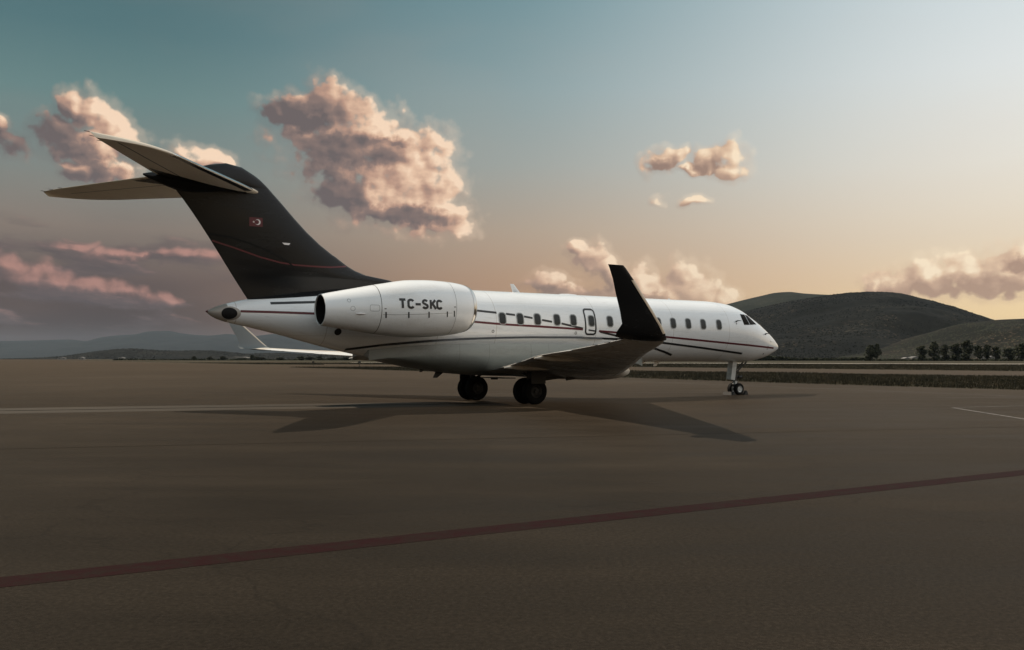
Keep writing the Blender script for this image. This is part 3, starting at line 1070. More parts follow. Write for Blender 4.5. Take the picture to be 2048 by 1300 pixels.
# --- fin
FZ = [3.30, 3.6, 4.3, 4.43, 4.56, 4.84, 5.19, 5.8, 6.4, 6.88, 7.13, 7.3]
fle = pchip([3.3, 4.25, 4.34, 4.43, 4.56, 4.84, 5.15, 5.19, 7.13, 7.51], [19.3, 19.6, 19.95, 20.25, 21.16, 21.84, 22.30, 22.38, 24.51, 24.9])
fte = pchip([3.3, 3.59, 6.88, 7.13, 7.51], [25.1, 25.30, 27.50, 27.72, 27.9])
rings = []
for z in (3.3, 3.6, 3.9, 4.2, 4.34, 4.43, 4.56, 4.7, 4.84, 5.0, 5.14, 5.19, 5.5, 5.9, 6.3, 6.7, 7.0, 7.2):
    c = fte(z) - fle(z)
    th = 0.30 / c if z < 4.3 else min(0.115, 0.40 / c)
    rings.append([L(fle(z) + c * x, t * c, z) for x, t in foil(25, th)])
V, Fc = loft(rings)
fin = mesh_obj('fin', V, Fc[:], 'black_paint', jet, True, 40)


def fin_surf(s, z):
    c = fte(z) - fle(z)
    x = (s - fle(z)) / c
    if not 0 < x < 1:
        return -1.0
    th = 0.30 / c if z < 4.3 else min(0.115, 0.40 / c)
    return 5 * th * c * (0.2969 * math.sqrt(x) - 0.126 * x - 0.3516 * x ** 2 + 0.2843 * x ** 3 - 0.1030 * x ** 4)


# black saddle where the fin runs out over the rear fuselage
edge_f = pchip([19.9, 20.3, 21.2, 22.0, 22.8, 24.0, 25.0, 25.32], [4.215, 4.13, 3.98, 3.86, 3.78, 3.66, 3.585, 3.57])
rows = []
for s in np.linspace(19.95, 25.30, 60):
    t, m_, w = top_f(s), zm_f(s), hw_f(s)
    q = max(-1, min(1, (edge_f(s) - m_) / (t - m_)))
    amax = math.acos(q)
    row = []
    for k in np.linspace(-1, 1, 17):
        a = amax * k
        row.append(L(s, (w + 0.006) * math.sin(a), m_ + (t + 0.006 - m_) * math.cos(a)))
    rows.append(row)
V = [p for r in rows for p in r]
Fc = [(i * 17 + j, i * 17 + j + 1, (i + 1) * 17 + j + 1, (i + 1) * 17 + j) for i in range(len(rows) - 1) for j in range(16)]
mesh_obj('root_saddle', V, Fc, 'black_paint', fin, True, 60)
# bullet at the top of the fin
bl = []
for (s, zt, zb, w) in ((24.50, 7.13, 7.00, 0.015), (24.66, 7.29, 6.98, 0.06), (24.9, 7.50, 6.96, 0.125), (25.1, 7.63, 6.94, 0.17), (25.5, 7.84, 6.92, 0.23), (26.0, 7.92, 6.90, 0.26), (26.5, 7.82, 6.87, 0.26), (27.0, 7.66, 6.86, 0.245),
                       (27.5, 7.54, 6.90, 0.21), (28.0, 7.44, 7.06, 0.14), (28.35, 7.36, 7.19, 0.07), (28.5, 7.32, 7.27, 0.02)):
    bl.append([L(s, w * math.sin(a), (zt + zb) / 2 + (zt - zb) / 2 * math.cos(a)) for a in np.linspace(0, 2 * math.pi, 28, endpoint=False)])
V, Fc = loft(bl)
mesh_obj('tail_bullet', V, Fc, 'black_paint', jet, True, 60)
# horizontal tail
hle = pchip([0.0, 1.0, 3.0, 4.1, 4.45, 4.70, 4.86, 4.92], [24.85, 25.72, 27.52, 28.52, 28.95, 29.40, 30.0, 30.55])
hte = pchip([0.0, 1.0, 3.3, 4.5, 4.92], [28.05, 28.62, 29.92, 30.56, 30.72])
hz = lambda y: 7.13 + 0.016 * y
htz = lambda y: 7.21 + 0.016 * y + 0.10 * (1 - y / 4.92)
hzx = lambda y, x: hz(y) - 0.07 + (htz(y) - hz(y) + 0.07) * x
for side in (-1, 1):
    secs = [(y, hle(y), hz(y) - 0.07, hte(y), htz(y), 0.085) for y in (0.05, 0.4, 1, 1.6, 2.2, 2.8, 3.4, 3.9, 4.2, 4.45, 4.6, 4.72, 4.82, 4.89, 4.92)]
    V, Fc = loft(wing_rings(secs, side))
    if side < 0:
        Fc = [f[::-1] for f in Fc]
    hs = mesh_obj('tailplane', V, Fc, 'tail_grey', jet, True, 40)
    rr = []
    for y in np.linspace(0.5, 4.05, 20):
        c = hte(y) - hle(y)
        fo = foil(17, 0.089, 0.012)
        sel = [p for p in fo if p[0] < 0.085]
        up_, lo_ = [p for p in sel if p[1] >= 0][::-1], [p for p in sel if p[1] < 0][::-1]
        rr.append([L(hle(y) - 0.007 + c * x, side * y, hzx(y, x) + t * c) for x, t in up_ + lo_[::-1]])
    V, Fc = loft(rr)
    if side > 0:
        Fc = [f[::-1] for f in Fc]
    mesh_obj('leading_edge', V, Fc, 'bare_metal', hs, True, 60)
    # elevator: thin wedge with a gap line in front
    rr, gp = [], []
    for y in np.linspace(0.42, 4.3, 16):
        c = hte(y) - hle(y)
        x0 = 0.70
        f0_ = 5 * 0.085 * (0.2969 * math.sqrt(x0) - 0.126 * x0 - 0.3516 * x0 ** 2 + 0.2843 * x0 ** 3 - 0.1030 * x0 ** 4)
        cm = 0.012 * 4 * x0 * (1 - x0)
        s0_, z0 = hle(y) + c * x0, hzx(y, x0)
        rr.append([L(s0_, side * y, z0 + (cm + f0_) * c + 0.005), L(hte(y) + 0.012, side * y, htz(y) + 0.008), L(hte(y) + 0.012, side * y, htz(y) - 0.008), L(s0_, side * y, z0 + (cm - f0_) * c - 0.005)])
        gp.append([L(s0_ - 0.035, side * y, z0 + (cm - f0_) * c - 0.006), L(s0_ + 0.004, side * y, z0 + (cm - f0_) * c - 0.008), L(s0_ + 0.004, side * y, z0 + (cm - f0_) * c + 0.01), L(s0_ - 0.035, side * y, z0 + (cm - f0_) * c + 0.01)])
    V, Fc = loft(rr)
    if side > 0:
        Fc = [f[::-1] for f in Fc]
    mesh_obj('elevator', V, Fc, 'tail_grey', hs, True, 30)
    V, Fc = loft(gp)
    mesh_obj('hinge_gap', V, Fc, 'line_black', hs, False)
    # black root of the tailplane, wider towards the trailing edge
    V, Fc = [], []
    nx_, nk = 22, 5
    for sgn in (-1, 1):
        o0 = len(V)
        for x in np.linspace(0.10, 0.95, nx_):
            th_ = 5 * 0.085 * (0.2969 * math.sqrt(x) - 0.126 * x - 0.3516 * x ** 2 + 0.2843 * x ** 3 - 0.1030 * x ** 4)
            for k in range(nk):
                y = 0.05 + (0.22 + 0.95 * x ** 1.6) * k / (nk - 1)
                c = hte(y) - hle(y)
                V.append(L(hle(y) + c * x, side * y, hzx(y, x) + (0.048 * x * (1 - x) + sgn * th_) * c + sgn * (0.016 + 0.03 * (1 - k / (nk - 1)))))
        Fc += [(o0 + i * nk + j, o0 + i * nk + j + 1, o0 + (i + 1) * nk + j + 1, o0 + (i + 1) * nk + j) for i in range(nx_ - 1) for j in range(nk - 1)]
    n2 = nx_ * nk
    for i in range(nx_ - 1):
        Fc.append((i * nk + nk - 1, (i + 1) * nk + nk - 1, n2 + (i + 1) * nk + nk - 1, n2 + i * nk + nk - 1))
    mesh_obj('root_fairing', V, Fc, 'black_paint', hs, True, 40)
    for yf in (3.9, 4.35, 4.8):
        V, Fc = tube([L(hte(yf), side * yf, htz(yf)), L(hte(yf) + 0.13, side * yf, htz(yf) + 0.01)], 0.008, 6)
        mesh_obj('static_wick', V, Fc, 'gear_dark', hs)

# flag, light fairing and swooshes on the fin (starboard)
fs, fz_ = pix_hit(fin_surf, 512, 444)
fw, fh = 0.43, 0.29


def wave_rect(cs, cz, w, h):
    return [(cs + w / 2, cz - h / 2), (cs + w / 4, cz - h / 2), (cs, cz - h / 2), (cs - w / 4, cz - h / 2), (cs - w / 2, cz - h / 2), (cs - w / 2, cz), (cs - w / 2, cz + h / 2), (cs - w / 4, cz + h / 2), (cs, cz + h / 2), (cs + w / 4, cz + h / 2), (cs + w / 2, cz + h / 2), (cs + w / 2, cz)]


flag = patch('flag', fin_surf, wave_rect(fs, fz_, fw, fh), 0.004, 'flag_red', fin)
flag['label'] = 'red flag with white crescent and star'
R1, R2, dxc = 0.092, 0.070, 0.030
cs_ = fs - 0.055
outer, inner = [], []
ca = math.acos((R1 * R1 - R2 * R2 + dxc * dxc) / (2 * R1 * dxc)) if abs((R1 * R1 - R2 * R2 + dxc * dxc) / (2 * R1 * dxc)) < 1 else 0.5
Vc, Fcc = [], []
for k in range(25):
    a = math.radians(-155 + 310 * k / 24)
    po = (cs_ - R1 * math.cos(a), fz_ + R1 * math.sin(a))
    # inner circle displaced towards the opening (aft)
    pi_ = (cs_ + dxc - R2 * math.cos(a * 1.02), fz_ + R2 * math.sin(a * 1.02))
    Vc += [surf_pt(fin_surf, *po, 0.008), surf_pt(fin_surf, *pi_, 0.008)]
    if k:
        Fcc.append((2 * k - 2, 2 * k - 1, 2 * k + 1, 2 * k))
mesh_obj('crescent', Vc, Fcc, 'flag_white', flag, True)
sp = []
for k in range(10):
    r = 0.042 if k % 2 == 0 else 0.017
    a = math.radians(36 * k)
    sp.append((fs + 0.075 + r * math.cos(a), fz_ + r * math.sin(a)))
patch('star', fin_surf, sp, 0.008, 'flag_white', flag, 1)
ls, lz = pix_hit(fin_surf, 572, 488)
patch('logo_light', fin_surf, [(ls + 0.14, lz + 0.035), (ls - 0.14, lz + 0.03), (ls - 0.09, lz - 0.035), (ls + 0.07, lz - 0.03)], 0.03, 'flag_white', fin, 2)


def pix_path(fn, pts, dense=5):
    out = []
    P_ = [Vector(p) for p in pts]
    for a_, b2 in zip(P_[:-1], P_[1:]):
        for k in range(dense):
            h = pix_hit(fn, *(a_.lerp(b2, k / dense)))
            if h:
                out.append(h)
    h = pix_hit(fn, *P_[-1])
    if h:
        out.append(h)
    return out


ribbon('red_swoosh', fin_surf, pix_path(fin_surf, [(424, 481), (470, 496), (520, 514), (560, 525), (590, 530), (630, 533), (660, 534.5), (692, 533)]), 0.05, 0.004, 'stripe_red_dark', fin)
ribbon('dark_swoosh', fin_surf, pix_path(fin_surf, [(416, 467), (460, 474), (500, 487), (540, 503), (575, 523), (600, 545)]), 0.05, 0.005, 'swoosh_dark', fin)

# --- engines
for side in (-1, 1):
    eng = None
    rings = []
    for s in np.r_[18.58, 18.61, 18.65, 18.73, 18.85, np.linspace(19.05, 23.84, 40)]:
        r, c = nr_f(s), nz_f(s)
        rings.append([L(s, side * NAC_Y + r * math.sin(a), c + r * math.cos(a)) for a in np.linspace(0, 2 * math.pi, 56, endpoint=False)])
    V, Fc = loft(rings, False, False)
    # inner wall of the inlet and of the nozzle
    for (seq) in (((18.58, 0.66), (18.61, 0.625), (18.75, 0.60), (19.15, 0.60), (19.55, 0.63)), ((23.84, 0.487), (23.842, 0.462), (23.3, 0.50), (22.6, 0.54))):
        rg = [[L(s, side * NAC_Y + r * math.sin(a), nz_f(min(s, 23.84)) + r * math.cos(a)) for a in np.linspace(0, 2 * math.pi, 56, endpoint=False)] for s, r in seq]
        v2, f2 = loft(rg, False, False)
        V, Fc = merge((V, Fc), (v2, f2))
    eng = mesh_obj('engine_nacelle', V, Fc, 'nacelle_paint', jet, True, 50)
    # polished inlet lip
    rg = [[L(s - 0.006, side * NAC_Y + r * math.sin(a), nz_f(s) + r * math.cos(a)) for a in np.linspace(0, 2 * math.pi, 56, endpoint=False)] for s, r in
          ((18.77, 0.795), (18.70, 0.768), (18.64, 0.735), (18.60, 0.70), (18.575, 0.665), (18.59, 0.635), (18.67, 0.61))]
    V, Fc = loft(rg, False, False)
    mesh_obj('inlet_lip', V, Fc, 'bare_metal', eng, True, 80)
    # fan disc with spinner
    rg = [[L(s, side * NAC_Y + r * math.sin(a), 3.35 + r * math.cos(a)) for a in np.linspace(0, 2 * math.pi, 32, endpoint=False)] for s, r in ((19.53, 0.632), (19.51, 0.2), (19.25, 0.12), (19.13, 0.01))]
    V, Fc = loft(rg)
    mesh_obj('fan', V, Fc, 'gear_dark', eng, True, 30)
    # dark jet pipe
    rg = [[L(s, side * NAC_Y + r * math.sin(a), 3.175 + r * math.cos(a)) for a in np.linspace(0, 2 * math.pi, 48, endpoint=False)] for s, r in ((23.80, 0.462), (23.2, 0.44), (22.7, 0.42), (22.68, 0.02))]
    V, Fc = loft(rg, False, True)
    mesh_obj('jet_pipe', V, Fc, 'exhaust_dark', eng, True, 40)
    # pylon
    rg = [[L(sa + (sb - sa) * x, side * y, z + t * 0.9) for x, t in foil(13, 0.22)] for (y, sa, sb, z) in ((0.7, 19.4, 23.2, 3.30), (1.2, 19.5, 23.2, 3.30), (1.9, 19.6, 23.1, 3.28))]
    V, Fc = loft(rg)
    mesh_obj('pylon', V, Fc, 'white_paint', eng, True, 40)
    if side > 0:
        continue
    # seams, latches and registration on the starboard cowl
    for (pts_, w) in (([(765, 569), (762, 590), (764, 615), (765, 640), (761, 669)], 0.018), ([(908, 576), (912, 600), (913, 625), (912, 645), (909, 663)], 0.010), ([(766, 629), (800, 629.5), (850, 628), (905, 626)], 0.008)):
        if len(pts_) == 5:
            sx = pix_hit(nac_y, *pts_[2])[0]
            rg = []
            for s in (sx - w / 2, sx + w / 2):
                rg.append([L(s, -NAC_Y + (nr_f(s) + 0.003) * math.sin(a), nz_f(s) + (nr_f(s) + 0.003) * math.cos(a)) for a in np.linspace(0, 2 * math.pi, 72, endpoint=False)])
            V, Fc = loft(rg, False, False)
            mesh_obj('cowl_seam', V, Fc, 'line_black', eng)
        else:
            ribbon('cowl_seam', nac_y, pix_path(nac_y, pts_), w, 0.003, 'line_black', eng)
    for (px, py, h) in ((772, 630, 12), (817.5, 630, 12), (858, 629.5, 12), (894.5, 628.5, 11), (908.5, 627.5, 12)):
        p0_, p1_ = pix_hit(nac_y, px, py - h / 2), pix_hit(nac_y, px, py + h / 2)
        ribbon('latch', nac_y, [p0_, p1_], 0.045, 0.006, 'stripe_black', eng)
    for (px, py) in ((771, 617.5), (910, 614)):
        p0_, p1_ = pix_hit(nac_y, px - 2, py), pix_hit(nac_y, px + 2, py)
        ribbon('latch', nac_y, [p0_, p1_], 0.025, 0.006, 'stripe_black', eng)
    for (px, py, r) in ((698, 601, 0.05), (706, 617, 0.07)):
        s_, z_ = pix_hit(nac_y, px, py)
        ribbon('access_panel', nac_y, circ(s_, z_, r, 16), 0.008, 0.003, 'line_black', eng, closed=True)
    s_, z_ = pix_hit(nac_y, 750, 616)
    ribbon('access_panel', nac_y, rrect(s_, z_, 0.30, 0.19, 0.05), 0.008, 0.003, 'line_black', eng, closed=True)
    # small drain scoop
    s_, z_ = pix_hit(nac_y, 722, 627.5)
    rg = []
    for (ds, w, h) in ((-0.17, 0.005, 0.004), (-0.10, 0.035, 0.02), (0.0, 0.05, 0.028), (0.10, 0.045, 0.024), (0.17, 0.01, 0.006)):
        y_ = nac_y(s_ + ds, z_)
        rg.append([L(s_ + ds, -(y_ - 0.01) - w * max(0.0, math.cos(a)) * 1.2, z_ + h * math.sin(a)) for a in np.linspace(-math.pi / 2, 1.5 * math.pi, 10, endpoint=False)])
    V, Fc = loft(rg)
    mesh_obj('scoop', V, Fc, 'flag_white', eng)
    # registration letters as painted strokes
    s_a, z_a = pix_hit(nac_y, 799.5, 616.0)
    s_b, z_b = pix_hit(nac_y, 884.0, 618.5)
    s_t, z_t = pix_hit(nac_y, 799.5, 598.0)
    hgt, tot = z_t - z_a, s_a - s_b
    arc = lambda cx_, cy_, rx_, ry_, a0, a1, n=12: [(cx_ + rx_ * math.cos(math.radians(a0 + (a1 - a0) * k / n)), cy_ + ry_ * math.sin(math.radians(a0 + (a1 - a0) * k / n))) for k in range(n + 1)]
    Cc = arc(0.30, 0.70, 0.24, 0.24, 20, 180) + arc(0.30, 0.30, 0.24, 0.24, 180, 340)
    Ss = arc(0.29, 0.72, 0.22, 0.22, 25, 200, 9) + [(0.14, 0.60), (0.44, 0.42)] + arc(0.29, 0.27, 0.24, 0.21, 30, -160, 10)
    GL = [('T', 0.0, [[(0.0, 0.95), (0.58, 0.95)], [(0.29, 0.95), (0.29, 0.0)]]), ('C', 0.77, [Cc]), ('-', 1.50, [[(0.0, 0.47), (0.52, 0.47)]]),
          ('S', 2.18, [Ss]), ('K', 2.98, [[(0.06, 0.0), (0.06, 1.0)], [(0.54, 1.0), (0.08, 0.42)], [(0.22, 0.60), (0.58, 0.0)]]), ('C', 3.64, [Cc])]
    sc = tot / 4.20
    for (ch, x0, strokes) in GL:
        parts = []
        for i, stx in enumerate(strokes):
            path_ = [(s_a - (x0 + x) * sc, z_a + (z_b - z_a) * (x0 + x) / 4.2 + y * hgt) for x, y in stx]
            parts.append(ribbon_vf(nac_y, path_, 0.078, 0.004 + 0.001 * i, step=0.03))
        V, Fc = merge(*parts)
        mesh_obj('registration_letter', V, Fc, 'stripe_black', eng, True, 60)

# --- paint lines along the starboard side (and their mirror image to port)
LINES = [
    ('black_stripe', [(541, 606.6), (590, 605.2), (640, 604)], 0.08, 'stripe_black'),
    ('red_stripe', [(481, 622.5), (540, 624), (600, 626), (640, 627.5)], 0.075, 'stripe_red'),
    ('red_stripe', [(925, 641), (945, 643.2), (1005, 648.5), (1080, 653), (1130, 656.3), (1166, 658.8)], 0.075, 'stripe_red'),
    ('black_stripe', [(935, 619), (952, 621), (993, 625.5)], 0.075, 'stripe_black'),
    ('black_stripe', [(1012, 627.8), (1030, 630)], 0.075, 'stripe_black'),
    ('black_stripe', [(1048, 633), (1065, 636.2)], 0.075, 'stripe_black'),
    ('black_stripe', [(1084, 640), (1104, 643.6)], 0.075, 'stripe_black'),
    ('black_stripe', [(1123, 647), (1166, 657)], 0.075, 'stripe_black'),
    ('red_stripe', [(1198, 662), (1240, 665.5), (1290, 669.5), (1335, 674), (1400, 680.5), (1440, 684.5), (1500, 690.5), (1547, 696)], 0.075, 'stripe_red'),
    ('black_stripe', [(1200, 663.8), (1238, 672.5), (1280, 684), (1307, 696), (1330, 704), (1343, 710)], 0.075, 'stripe_black'),
    ('black_stripe', [(690, 699), (760, 690.5), (800, 687), (860, 682), (930, 678), (1000, 675.6), (1060, 674.6), (1160, 675), (1245, 678.5), (1290, 682), (1330, 686), (1400, 695), (1450, 702), (1484, 707)], 0.08, 'stripe_black'),
]
for (nm, pts_, w, m_) in LINES:
    pth = pix_path(body_y, pts_, 4)
    for side in (-1, 1):
        ribbon(nm, body_y, pth, w, 0.006, m_, fuselage, side=side)

# --- cabin windows
WX = [(1004.9, 637), (1040.3, 638), (1074.9, 638.7), (1113.8, 639.7), (1146.7, 640.5), (1182.8, 642), (1219.9, 643), (1253, 644), (1285, 645), (1316.5, 645.7), (1346.4, 646.5), (1376.6, 647.3), (1406.4, 648.5), (1438, 649.5)]
for i, (px, py) in enumerate(WX):
    s_, z_ = pix_hit(fus_y, px, py)
    for side in (-1, 1):
        wd = patch('window', fus_y, rrect(s_, z_, 0.27, 0.40, 0.095), 0.005, 'glass_dark', fuselage, 4, side)
        ribbon('window_frame', fus_y, rrect(s_, z_, 0.30, 0.43, 0.11), 0.035, 0.011, 'window_ring', wd, closed=True, side=side, step=0.04)
# emergency exit outline with its step marking
s_, z_ = pix_hit(fus_y, 1181, 643.5)
door = ribbon('emergency_exit', fus_y, rrect(s_, z_, 0.50, 0.98, 0.12), 0.072, 0.006, 'stripe_black', fuselage, closed=True, step=0.05)
p0_, p1_ = pix_hit(fus_y, 1177, 660), pix_hit(fus_y, 1190, 662)
ribbon('exit_marking', fus_y, [p0_, p1_], 0.055, 0.007, 'stripe_black', door)
# small vents and drain ports
for (px, py, r) in ((986, 662.5, 0.045), (1151.5, 666, 0.045)):
    s_, z_ = pix_hit(fus_y, px, py)
    ribbon('vent', fus_y, circ(s_, z_, r, 14), 0.022, 0.005, 'line_black', fuselage, closed=True, step=0.03)
s_, z_ = pix_hit(fus_y, 676, 663.5)
patch('vent', fus_y, circ(s_, z_, 0.115, 18), 0.005, 'gear_dark', fuselage, 2)
# auxiliary power exhaust and metal tail cone
rings = []
for s in np.linspace(26.0, 26.57, 12):
    rg = fus_ring(s, 36)
    c = Vector(L(s, 0, zm_f(s)))
    rings.append([tuple(c + (Vector(p) - c) * 1.02) for p in rg])
V, Fc = loft(rings)
mesh_obj('tail_cone', V, Fc, 'dull_metal', jet, True, 60)
s_, z_ = pix_hit(fus_y, 459, 626.5)
apu = patch('exhaust_surround', fus_y, circ(s_ - 0.03, z_, 0.31, 28, 0.215), 0.010, 'dull_metal', fuselage, 4)
patch('exhaust_port', fus_y, circ(s_, z_, 0.235, 28, 0.175), 0.017, 'exhaust_dark', apu, 4)
V, Fc = tube([L(26.50, 0, 3.155), L(26.60, 0, 3.155), L(26.63, 0, 3.155)], [0.045, 0.035, 0.012], 12)
mesh_obj('tail_light', V, Fc, 'nav_red', jet)

# --- flight deck glazing
def pix_poly(fn, pts, dense=4):
    P_ = [Vector(p) for p in pts]
    out = []
    for a_, b2 in zip(P_, P_[1:] + P_[:1]):
        for k in range(dense):
            h = pix_hit(fn, *(a_.lerp(b2, k / dense)))
            if h:
                out.append(h)
    return out


for side in (-1, 1):
    w1_ = patch('cockpit_window', fus_y, pix_poly(fus_y, [(1479.8, 628.4), (1488.5, 629.2), (1499.5, 649.8), (1488.4, 649.8)]), 0.008, 'glass_cockpit', fuselage, 5, side)
    pth = pix_poly(fus_y, [(1489.6, 629.4), (1495.0, 631.8), (1512.5, 648.8), (1500.6, 649.8)])
    patch('cockpit_window', fus_y, pth, 0.008, 'glass_cockpit', fuselage, 5, side)
# windscreen panes wrapping round the front
for side in (-1, 1):
    rows = []
    for z in np.linspace(3.24, 3.66, 8):
        row = []
        for k in np.linspace(0.03, 0.80, 10):
            # station where the skin has this height and lateral offset y
            y_ = k * 0.62
            lo_, hi_ = 0.3, 4.0
            for _ in range(30):
                md = (lo_ + hi_) / 2
                if fus_y(md, z) < y_:
                    lo_ = md
                else:
                    hi_ = md
            s_ = hi_
            row.append((16 - s_ + 0.014, side * y_, z + 0.010))
        rows.append(row)
    V = [p for r in rows for p in r]
    Fc = [(i * 10 + j, i * 10 + j + 1, (i + 1) * 10 + j + 1, (i + 1) * 10 + j) for i in range(7) for j in range(9)]
    if side > 0:
        Fc = [f[::-1] for f in Fc]
    mesh_obj('windscreen', V, Fc, 'glass_cockpit', fuselage, True, 60)

# --- probes and aerials
def probe(px, py, ln=0.22):
    s_, z_ = pix_hit(fus_y, px, py)
    b0 = Vector(surf_pt(fus_y, s_, z_, 0.0))
    b1 = Vector(surf_pt(fus_y, s_, z_, 0.10))
    V, Fc = merge(tube([b0, b1], [0.035, 0.022], 8), tube([b1 - Vector((0.05, 0, 0)), b1 + Vector((ln, 0, 0))], [0.022, 0.014], 8))
    mesh_obj('probe', V, Fc, 'gear_dark', fuselage)


probe(1472, 643)
probe(1530, 668.5, 0.14)
for (px, py, r) in ((1541.5, 683, 0.025), (1536, 692.5, 0.03), (1534, 698, 0.03), (1526.5, 707.5, 0.04), (1473, 647.5, 0.03)):
    h = pix_hit(fus_y, px, py)
    if h:
        patch('sensor', fus_y, circ(*h, r, 10), 0.008, 'gear_dark', fuselage, 2)


def blade(name, s, z, h, c, lean, up=1, mt='white_paint', w=0.03):
    rg = []
    for k in (0, 0.5, 1.0):
        cc = c * (1 - 0.55 * k)
        rg.append([L(s + lean * k + cc * (x - 0.5), t * w / 0.06, z + up * h * k) for x, t in foil(9, 0.12)])
    V, Fc = loft(rg)
    if up < 0:
        Fc = [f[::-1] for f in Fc]
    mesh_obj(name, V, Fc, mt, fuselage, True, 40)


blade('aerial', 14.85, 4.20, 0.34, 0.36, 0.22)
blade('aerial', 8.6, 4.20, 0.10, 0.18, 0.08)
blade('aerial', 6.9, 4.20, 0.07, 0.16, 0.05)
blade('aerial', 7.6, 1.56, 0.22, 0.34, 0.15, -1, 'wing_paint')
blade('aerial', 8.35, 1.56, 0.12, 0.2, 0.1, -1, 'wing_paint')
blade('aerial', 18.2, 1.20, 0.24, 0.40, 0.22, -1, 'gear_dark')
blade('aerial', 18.9, 1.30, 0.12, 0.24, 0.12, -1, 'gear_dark')
rg = [[L(s, w * math.sin(a), 4.20 + h * max(0, math.cos(a))) for a in np.linspace(0, 2 * math.pi, 20, endpoint=False)] for s, w, h in ((12.95, 0.02, 0.01), (12.75, 0.14, 0.05), (12.4, 0.18, 0.065), (12.05, 0.14, 0.05), (11.85, 0.02, 0.01))]
V, Fc = loft(rg)
mesh_obj('aerial', V, Fc, 'white_paint', fuselage, True, 60)


# --- landing gear
def wheel(c, r, w, rim_r, parent, rim_mat):
    prof = [(rim_r, -w * 0.42), (rim_r + 0.02, -w * 0.47), ((rim_r + r) / 2, -w * 0.5), (r * 0.93, -w * 0.42), (r * 0.985, -w * 0.26), (r, -w * 0.12), (r * 0.992, -w * 0.10), (r * 0.992, -w * 0.08), (r, -w * 0.06),
            (r, w * 0.06), (r * 0.992, w * 0.08), (r * 0.992, w * 0.10), (r, w * 0.12), (r * 0.985, w * 0.26), (r * 0.93, w * 0.42), ((rim_r + r) / 2, w * 0.5), (rim_r + 0.02, w * 0.47), (rim_r, w * 0.42)]
    rg = [[(c[0] + q * math.sin(a), c[1] + y, c[2] + q * math.cos(a)) for a in np.linspace(0, 2 * math.pi, 40, endpoint=False)] for q, y in prof]
    V, Fc = loft(rg, False, False)
    wh = mesh_obj('tyre', V, Fc, 'rubber', parent, True, 40)
    prof = [(0.02, -w * 0.40), (rim_r * 0.30, -w * 0.40), (rim_r * 0.36, -w * 0.25), (rim_r * 0.62, -w * 0.22), (rim_r * 0.80, -w * 0.34), (rim_r + 0.004, -w * 0.43), (rim_r + 0.004, w * 0.43), (rim_r * 0.80, w * 0.34), (rim_r * 0.62, w * 0.22), (rim_r * 0.36, w * 0.25), (rim_r * 0.30, w * 0.40), (0.02, w * 0.40)]
    rg = [[(c[0] + q * math.sin(a), c[1] + y, c[2] + q * math.cos(a)) for a in np.linspace(0, 2 * math.pi, 28, endpoint=False)] for q, y in prof]
    V, Fc = loft(rg, True, True)
    mesh_obj('rim', V, Fc, rim_mat, wh, True, 30)
    return wh


MS, NS = 15.62, 2.84
for side in (-1, 1):
    yc = side * 2.04
    parts = [tube([L(MS, yc, 1.32), L(MS, yc, 0.86)], 0.115, 14), tube([L(MS, yc, 0.88), L(MS, yc, 0.46)], 0.075, 14),
             tube([L(MS, yc - 0.42, 0.482), L(MS, yc + 0.42, 0.482)], 0.065, 12),
             tube([L(MS, yc, 1.0), L(MS, yc - side * 0.75, 1.25)], 0.05, 10),
             tube([L(MS - 0.1, yc, 0.85), L(MS - 0.8, yc, 1.25)], 0.045, 10),
             tube([L(MS + 0.10, yc, 0.84), L(MS + 0.27, yc, 0.68), L(MS + 0.08, yc, 0.50)], 0.028, 8),
             tube([L(MS - 0.13, yc + 0.05, 1.2), L(MS - 0.14, yc + 0.06, 0.55)], 0.015, 6)]
    V, Fc = merge(*parts)
    mesh_obj('main_gear_leg', V, Fc, 'gear_dark', jet, True, 40)
    for off in (-0.30, 0.30):
        wheel(L(MS, yc + off, 0.485), 0.485, 0.33, 0.235, jet, 'rim_shaded')
    # leg door, outboard
    V, Fc = box(L(MS - 0.02, yc + side * 0.52, 1.02), (0.62, 0.03, 0.52))
    mesh_obj('gear_door', V, Fc, 'gear_dark', jet, False)
# inboard door edge between the legs
V, Fc = merge(box(L(15.7, 0, 0.93), (0.5, 1.7, 0.03)), box(L(15.55, 0.5, 0.90), (0.3, 0.04, 0.10)))
mesh_obj('gear_door', V, Fc, 'gear_dark', jet, False)
# small underside doors hanging ahead of the starboard wheels
V, Fc = merge(box(L(13.9, -1.25, 0.95), (1.1, 0.05, 0.14), -0.10), box(L(13.2, -1.25, 0.90), (0.4, 0.05, 0.12), -0.1))
mesh_obj('belly_door', V, Fc, 'gear_dark', jet, False)

parts = [tube([L(NS + 0.06, 0, 1.62), L(NS, 0, 0.62)], 0.075, 14), tube([L(NS, 0, 0.66), L(NS - 0.02, 0, 0.27)], 0.05, 12), tube([L(NS - 0.02, -0.26, 0.27), L(NS - 0.02, 0.26, 0.27)], 0.04, 10),
         tube([L(NS, 0.08, 1.05), L(NS - 0.62, 0.10, 1.50)], 0.035, 8), tube([L(NS, -0.08, 1.05), L(NS - 0.62, -0.10, 1.50)], 0.035, 8),
         tube([L(NS + 0.05, 0, 0.66), L(NS + 0.24, 0, 0.50), L(NS + 0.03, 0, 0.34)], 0.025, 8),
         tube([L(NS - 0.12, -0.06, 1.4), L(NS - 0.16, -0.07, 1.0), L(NS - 0.10, -0.06, 0.5)], 0.014, 6),
         tube([L(NS - 0.1, -0.12, 0.82), L(NS - 0.26, -0.12, 0.82)], [0.05, 0.075], 12), tube([L(NS - 0.1, 0.12, 0.82), L(NS - 0.26, 0.12, 0.82)], [0.05, 0.075], 12)]
V, Fc = merge(*parts)
